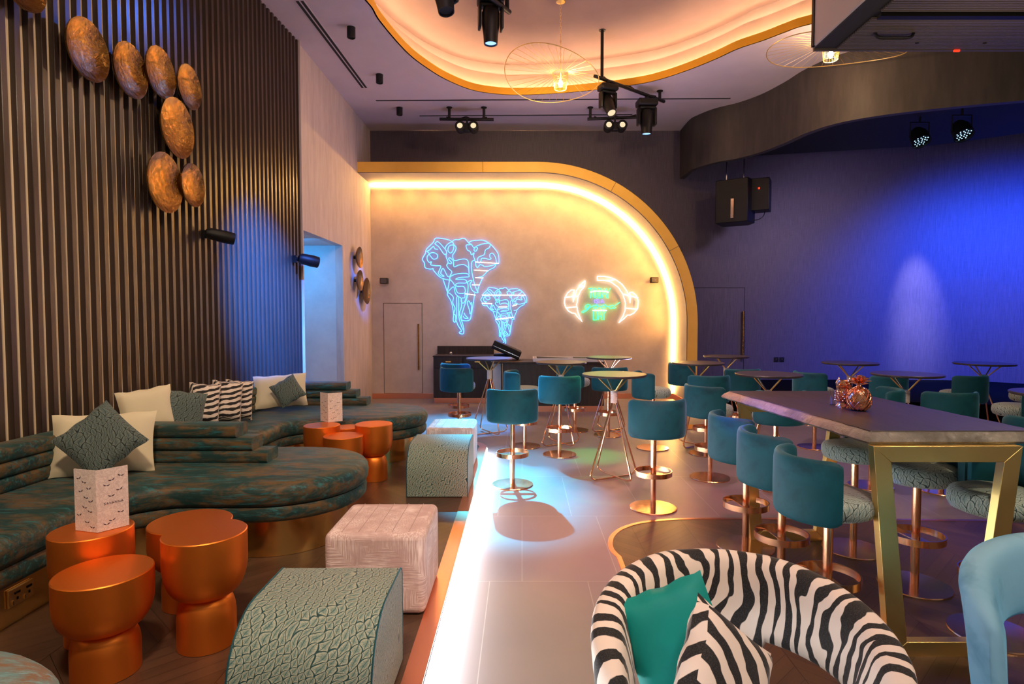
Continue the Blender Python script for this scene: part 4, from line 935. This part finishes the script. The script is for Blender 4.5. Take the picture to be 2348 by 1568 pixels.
# (x, y, facing in degrees from +Y clockwise seen from above, label)
def fl(px, y): return ((px - 1197) / F) * y * 1.0
st0 = make_stool('x'); first = True
stools = [
 (fl(1175, 5.72), 5.7, 0, 'bar stool seen from behind, alone on the cyan-lit floor next to the lit step'),
 (fl(1500, 5.02), 5.0, -6, 'bar stool seen squarely from behind, nearest one on the open tiled floor'),
 (fl(1283, 7.0), 6.95, 4, 'bar stool seen from behind in front of the left part of the long counter'),
 (fl(1053, 8.0), 8.0, 22, 'bar stool in front of the walnut sideboard, nearer of the two there'),
 (fl(1050, 8.7), 8.75, 25, 'bar stool behind another one in front of the walnut sideboard'),
 (fl(1203, 7.45), 7.4, 88, 'bar stool turned sideways with seat to the right, between sideboard and counter'),
 (fl(1318, 8.5), 8.45, 48, 'bar stool close to the counter, half turned, under the tray of papers'),
 (fl(1396, 8.1), 8.1, -3, 'bar stool behind the green-lit round table, back to the room'),
 (fl(1497, 7.35), 7.3, 82, 'bar stool turned sideways in front of the glowing plaster wall'),
 (fl(1575, 8.7), 8.7, 60, 'bar stool beside the foot of the golden arch, under the round table there'),
 (fl(1622, 7.0), 7.0, 0, 'dark bar stool behind the round table at the arch foot, seen from behind'),
 (fl(1630, 5.98), 5.95, 58, 'bar stool half turned right, left of the far end of the slab table'),
 (fl(1697, 7.85), 7.85, -6, 'bar stool in front of the brass-handled purple door'),
 (fl(1868, 7.4), 7.35, 70, 'bar stool behind the slab table turned sideways, pale seat to the right'),
 (fl(1781, 5.62), 5.6, 0, 'wide-looking bar stool just beyond the far end of the slab table'),
 (1.57, 4.15, 84, 'third bar stool back along the left side of the slab table'),
 (1.56, 3.55, 86, 'middle bar stool along the left side of the slab table'),
 (1.545, 2.98, 88, 'nearest bar stool on the left side of the slab table, leaf seat showing'),
 (fl(2026, 7.0), 7.0, -12, 'bar stool behind the copper pineapple'),
 (2.30, 4.10, -95, 'third bar stool back on the right side of the slab table, mostly its seat seen'),
 (2.36, 3.54, -100, 'middle bar stool on the right of the slab table, seen between the brass legs'),
 (2.40, 2.99, -98, 'front bar stool right of the slab table, pale seat inside the brass frame'),
 (fl(2160, 5.55), 5.5, 4, 'bar stool behind the slab table near its right end, broad blue back'),
 (fl(2207, 7.0), 7.0, -18, 'bar stool under the farthest right round table by the blue wall'),
 (fl(2322, 6.0), 5.9, -40, 'bar stool at the right edge, pale seat edge to its left'),
 (fl(2372, 6.9), 6.9, -30, 'bar stool cut by the right edge, behind the others by the blue wall'),
 (fl(2385, 4.15), 4.12, 20, 'light blue bar stool cut by the right edge just above the slab table end'),
 (fl(1998, 5.7), 5.65, -70, 'bar stool hidden behind the copper pineapple except its rim'),
]
for i, (x, y, a, l) in enumerate(stools):
    if i == 0: st0.location = (x, y, 0); st0.rotation_euler = (0, 0, R(-a)); st0['label'] = l
    else: dup(st0, (x, y, 0), R(-a), l)

# ------------------------------------------------------------------ round bar tables
def make_bar(label):
    t = thing('bar_table', label, 'bar table', (0, 0, 0), 0, 'round bar tables')
    MB().lathe([(.001, 1.028), (.31, 1.028), (.318, 1.036), (.318, 1.046), (.314, 1.05), (.001, 1.05)], 56).build('tabletop', M['tabletop'], t)
    for a in (20, 110, 200, 290):
        MB().cyl((.022 * math.cos(R(a)), .022 * math.sin(R(a)), .875), (.19 * math.cos(R(a)), .19 * math.sin(R(a)), 1.03), .0075, 10).build('strut', M['gold'], t)
    cl = [(.001, .76)] + [(.032 + (.003 if k % 2 else 0), .76 + .125 * k / 18) for k in range(19)] + [(.001, .885)]
    MB().lathe(cl, 20).build('collar', M['whiteribs'], t, smooth=0)
    for a in (28, 118):
        c_, s_ = math.cos(R(a)), math.sin(R(a)); zb = .012 if a < 90 else .028
        f = lambda r_, z: V((r_ * c_, r_ * s_, z))
        pts = [f(.02, .77), f(.245, .09)] + [f(.247 + .028 * math.sin(R(q)) * .9, .06 + zb - .04 * math.sin(R(q))) for q in (30, 60)] + [f(.23, zb + .004), f(.16, zb)]
        pts = [f(.020, .77), f(.255, .13), f(.272, .075), f(.268, .045), f(.245, zb + .012), f(.20, zb), f(0, zb), f(-.20, zb), f(-.245, zb + .012), f(-.268, .045), f(-.272, .075), f(-.255, .13), f(-.020, .77)]
        MB().tube(catmull(pts, 4), .0085, 8).build('hairpin_leg', M['rose'], t)
    return t
b0 = make_bar('x')
tabs = [(1409, 5.93, 'nearest round bar table on the open floor, its top tinted green'), (1122, 8.2, 'round bar table with blue-lit top in front of the sideboard'), (1287, 7.5, 'round bar table in front of the tray of papers'),
 (1397, 8.4, 'farther round bar table with green-lit top near the end of the counter'), (1602, 7.4, 'round bar table at the foot of the golden arch'), (1666, 8.62, 'round bar table by the brass-handled purple door'),
 (1764, 5.95, 'round bar table just beyond the far end of the slab table'), (1951, 7.4, 'round bar table behind the copper owl'), (2082, 5.95, 'round bar table behind the slab table, right of the pineapple'),
 (2259, 7.3, 'farthest right round bar table standing before the blue wall'), (2442, 4.45, 'round bar table cut by the right edge, only its rim in view')]
for i, (px, y, l) in enumerate(tabs):
    if i == 0: b0.location = (fl(px, y), y, 0); b0['label'] = l
    else: dup(b0, (fl(px, y), y, 0), R(random.uniform(-15, 15)), l)

# ------------------------------------------------------------------ slab table
t = thing('slab_table', 'long live-edge dark wooden high table on brushed brass frames', 'high table', (2.0, 3.6, 0)); o = V((2.0, 3.6, 0))
cn = [(1.665, 2.85), (2.50, 2.85), (2.40, 4.42), (1.515, 4.42)]
rnd = random.Random(3)
def wob(a, b, n, amp):
    return [(a[0] + (b[0] - a[0]) * k / n + rnd.uniform(-amp, amp) * (0 < k), a[1] + (b[1] - a[1]) * k / n + rnd.uniform(-amp, amp) * (0 < k)) for k in range(n)]
outl = wob(cn[0], cn[1], 10, .003) + wob(cn[1], cn[2], 20, .008) + wob(cn[2], cn[3], 10, .003) + wob(cn[3], cn[0], 26, .007)
ol = [(a - o.x, b - o.y) for a, b in outl]
MB().layers(ol, [(.05, 1.010), (-.022, 1.014), (-.028, 1.024), (-.014, 1.045), (.006, 1.060), (.016, 1.066)]).build('bark_edge', M['edge'], t, smooth=60)
MB().layers(ol, [(.014, 1.0655), (.016, 1.0695)]).build('tabletop', M['slabtop'], t)
def frame(y, xa, xb):
    mb = MB(); w, dpt = .085, .05; zt = 1.012
    outer = [(xa, zt), (xb, zt), (xb - .10, 0), (xa + .10, 0)]; inner = [(xa + w, zt - .075), (xb - w, zt - .075), (xb - .10 - w + .002, .075), (xa + .10 + w - .002, .075)]
    for i in range(4):
        a, b, c_, d_ = outer[i], outer[(i + 1) % 4], inner[(i + 1) % 4], inner[i]
        vs = [[mb.bm.verts.new((q[0] - o.x, yy - o.y, q[1])) for q in (a, b, c_, d_)] for yy in (y, y + dpt)]
        mb.face(vs[0]); mb.face(vs[1][::-1])
        for k in range(4): mb.face([vs[0][k], vs[1][k], vs[1][(k + 1) % 4], vs[0][(k + 1) % 4]])
    mb.build('brass_frame', M['gold'], t, bevel=.002, smooth=20)
frame(2.78, 1.645, 2.345); frame(4.25, 1.55, 2.30)

# things on the slab table
p = P(1969, 941, z=1.0695); t = thing('copper_pineapple', 'shiny copper pineapple ornament on the slab table', 'ornament', (p.x, p.y, 1.0695))
s = .95
MB().lathe([(.001, 0), (.035, .001), (.055, .02), (.064, .05), (.062, .085), (.050, .115), (.030, .135), (.014, .142), (.012, .155), (.001, .156)], 32).build('body', M['coppercast'], t, smooth=60)
mb = MB()
def prr(z): 
    L = [(0, .035), (.02, .055), (.05, .0645), (.085, .0625), (.115, .0505), (.135, .031)]
    for (a, ra), (b, rb) in zip(L, L[1:]):
        if a <= z <= b: return ra + (rb - ra) * (z - a) / (b - a)
    return .03
for dr_ in (-1, 1):
    for k in range(14): mb.tube([((prr(.005 + .125 * j / 12) + .0006) * math.cos(2 * math.pi * k / 14 + dr_ * j * .12), (prr(.005 + .125 * j / 12) + .0006) * math.sin(2 * math.pi * k / 14 + dr_ * j * .12), .005 + .125 * j / 12) for j in range(13)], .0022, 5)
mb.build('lattice', M['coppercast'], t)
mb = MB()
for lv, (n_, r_, z_) in enumerate(((7, .05, .012), (7, .062, .028), (6, .055, .045), (4, .03, .055))):
    for k in range(n_):
        a = 2 * math.pi * (k + .5 * lv) / n_; c_, s_ = math.cos(a), math.sin(a)
        pts = [V((.008 * c_, .008 * s_, .15 + lv * .006)), V((r_ * .55 * c_, r_ * .55 * s_, .15 + z_)), V((r_ * c_, r_ * s_, .15 + z_ * .9))]; side = V((-s_, c_, 0)) * .008
        a_ = [mb.bm.verts.new(pts[0] - side * .6), mb.bm.verts.new(pts[0] + side * .6), mb.bm.verts.new(pts[1] + side), mb.bm.verts.new(pts[2]), mb.bm.verts.new(pts[1] - side)]
        b_ = [mb.bm.verts.new(v_.co + V((0, 0, .0025))) for v_ in a_]; mb.face(a_[::-1]); mb.face(b_)
        for q in range(5): mb.face([a_[q], a_[(q + 1) % 5], b_[(q + 1) % 5], b_[q]])
mb.build('crown_leaves', M['coppercast'], t, smooth=0)
p = P(1938, 934, z=1.0695); t = thing('copper_owl', 'shiny copper owl tumbler beside the pineapple on the slab table', 'ornament', (p.x, p.y + .02, 1.0695), R(-20))
MB().lathe([(.001, 0), (.042, 0), (.044, .008), (.034, .018), (.034, .03), (.044, .06), (.045, .085), (.040, .105), (.043, .125), (.045, .145), (.040, .162), (.036, .16), (.001, .15)], 28).build('body', M['coppercast'], t, smooth=60)
mb = MB()
for j in range(5):
    for k in range(14):
        a = 2 * math.pi * (k + .5 * (j % 2)) / 14; mb.lathe([(.001, .006), (.0055, .003), (.007, 0)], 6, (.044 * math.cos(a), .044 * math.sin(a), .042 + j * .013), 1, 1, V((math.cos(a), math.sin(a), 0)).to_track_quat('Z', 'Y').to_matrix())
mb.build('feathers', M['coppercast'], t)
for s_ in (-1, 1):
    m = V((s_ * .35, -1, 0)).to_track_quat('Z', 'Y').to_matrix(); ey = MB().lathe([(.001, .004), (.006, .006), (.010, .0), (.014, .005), (.017, 0)], 20, (s_ * .017, -.040, .132), 1, 1, m).build('eye', M['coppercast'], t)
    MB().lathe([(.011, 0), (.008, .012), (.001, .024)], 10, (s_ * .028, -.005, .156)).build('ear', M['coppercast'], t); MB().lathe([(.001, 0), (.011, 0), (.008, .010), (.001, .012)], 12, (s_ * .017, -.036, 0)).build('foot', M['coppercast'], t)
MB().lathe([(.006, 0), (.001, -.014)], 8, (0, -.046, .124)).build('beak', M['coppercast'], t)
p = P(1926, 931, z=1.0695); t = MB().lathe([(.030, 0), (.032, .0), (.034, .095), (.031, .095), (.029, .006), (.001, .006), (.001, 0), (.030, 0)], 28).build('drinking_glass', M['glass2'], smooth=40); t.location = (p.x - .005, p.y + .05, 1.0695); tag(t, 'plain clear glass tumbler behind the copper owl', 'glass')

# ------------------------------------------------------------------ armchairs with arched sides
def armchair(c, rz, mat, label, zt=.74, seatmat=None, sc=1.0, legs=((-205, -190), (-128, -52), (10, 25))):
    t = thing('armchair', label, 'armchair', c, rz)
    mb = MB(); N = 72; rings = []; a0, a1 = -208, 28           # open towards local +Y ; back at -90
    for i in range(N + 1):
        a = a0 + (a1 - a0) * i / N; ra = R(a); q = abs(a + 90) / 118
        top = zt - .16 * q ** 2.2
        # bottom edge: floor at back and at the two front ends, arch between
        dd = abs(a + 90); 
        def sm(x): x = max(0, min(1, x)); return x * x * (3 - 2 * x)
        arch_ = sm((dd - 12) / 14) * sm((110 - dd) / 14); bot = .015 + .42 * arch_
        e = min(i, N - i); k = 1 if e > 3 else (.45, .75, .9, .97)[e]
        th = .056 * k; rx, ry = .43 * sc, .45 * sc; ring = []
        topk = top - (1 - k) * .06
        for j in range(20):
            b = 2 * math.pi * j / 20; cs, sn = math.cos(b), math.sin(b); n_ = .45
            lean = .05 * ((math.copysign(abs(sn) ** .4, sn) + 1) / 2)
            rr_ = th * math.copysign(abs(cs) ** .7, cs) + lean; zz = (topk + bot) / 2 + (topk - bot) / 2 * math.copysign(abs(sn) ** n_, sn)
            ring.append(mb.bm.verts.new(((rx + rr_) * math.cos(ra), (ry + rr_) * math.sin(ra), zz)))
        rings.append(ring)
    for p_, q_ in zip(rings, rings[1:]):
        for j in range(20): mb.face([p_[j], p_[(j + 1) % 20], q_[(j + 1) % 20], q_[j]])
    mb.face(rings[0]); mb.face(rings[-1][::-1])
    def suv(c_, f_):
        fc = f_.calc_center_median(); a_ = math.atan2(c_.y, c_.x); af = math.atan2(fc.y, fc.x)
        if a_ - af > math.pi: a_ -= 2 * math.pi
        if af - a_ > math.pi: a_ += 2 * math.pi
        r_ = math.hypot(c_.x, c_.y); return (a_ * .46, c_.z + (r_ - .4) * .9)
    mb.build('shell', M[mat], t, smooth=60, uvf=suv)
    MB().lathe([(.001, .20), (.24, .20), (.28, .22), (.295, .27), (.29, .32), (.26, .345), (.18, .355), (.001, .36)], 48, (0, .02, 0), sc, sc).build('seat', M[seatmat or mat], t, smooth=60)
    mb = MB()
    for a_ in (45, 135, 225, 315): mb.cyl((.22 * math.cos(R(a_)), .22 * math.sin(R(a_)), 0), (.22 * math.cos(R(a_)), .22 * math.sin(R(a_)), .21), .02, 10)
    mb.build('seat_support', M['black'], t)
    return t
armchair((.685, 1.82, 0), R(172), 'zebra', 'zebra-striped plush tub armchair at the bottom of the picture', .73, sc=.87)
c1 = cushion((.50, 1.93, .565), .33, .33, .11, M['tealp'], 'emerald satin cushion in the zebra armchair', -14, 24, 24)
c2 = cushion((.60, 1.74, .54), .35, .35, .13, M['zebrac'], 'zebra cushion standing in front of the emerald one in the armchair', 36, 24, 44)
armchair((2.06, 1.97, 0), R(146), 'bluev', 'light blue velvet tub armchair cut by the bottom right corner', .74, sc=.9)
cushion((2.18, 1.97, .50), .36, .34, .12, M['zebrac'], 'zebra cushion on the blue armchair, glimpsed at the right edge', 10, 25, 10)

# ------------------------------------------------------------------ power outlet on the brass plinth
p = P(46, 1360, x=-2.485); t = thing('power_outlet', 'brass double power outlet on the brass plinth at the far left', 'socket', (-2.487, p.y, p.z))
MB().box((.004, 0, 0), (.012, .15, .088)).build('plate', M['gold'], t, bevel=.003)
for s_ in (-1, 1):
    mb = MB(); mb.box((.011, s_ * .035 + .01, .018), (.004, .032, .011)); mb.box((.011, s_ * .035 + .01, -.01), (.004, .008, .013)); mb.build('outlet', M['black'], t)
    MB().box((.012, s_ * .035 - .02, -.022), (.008, .012, .022)).build('switch', M['goldp'], t, bevel=.002)
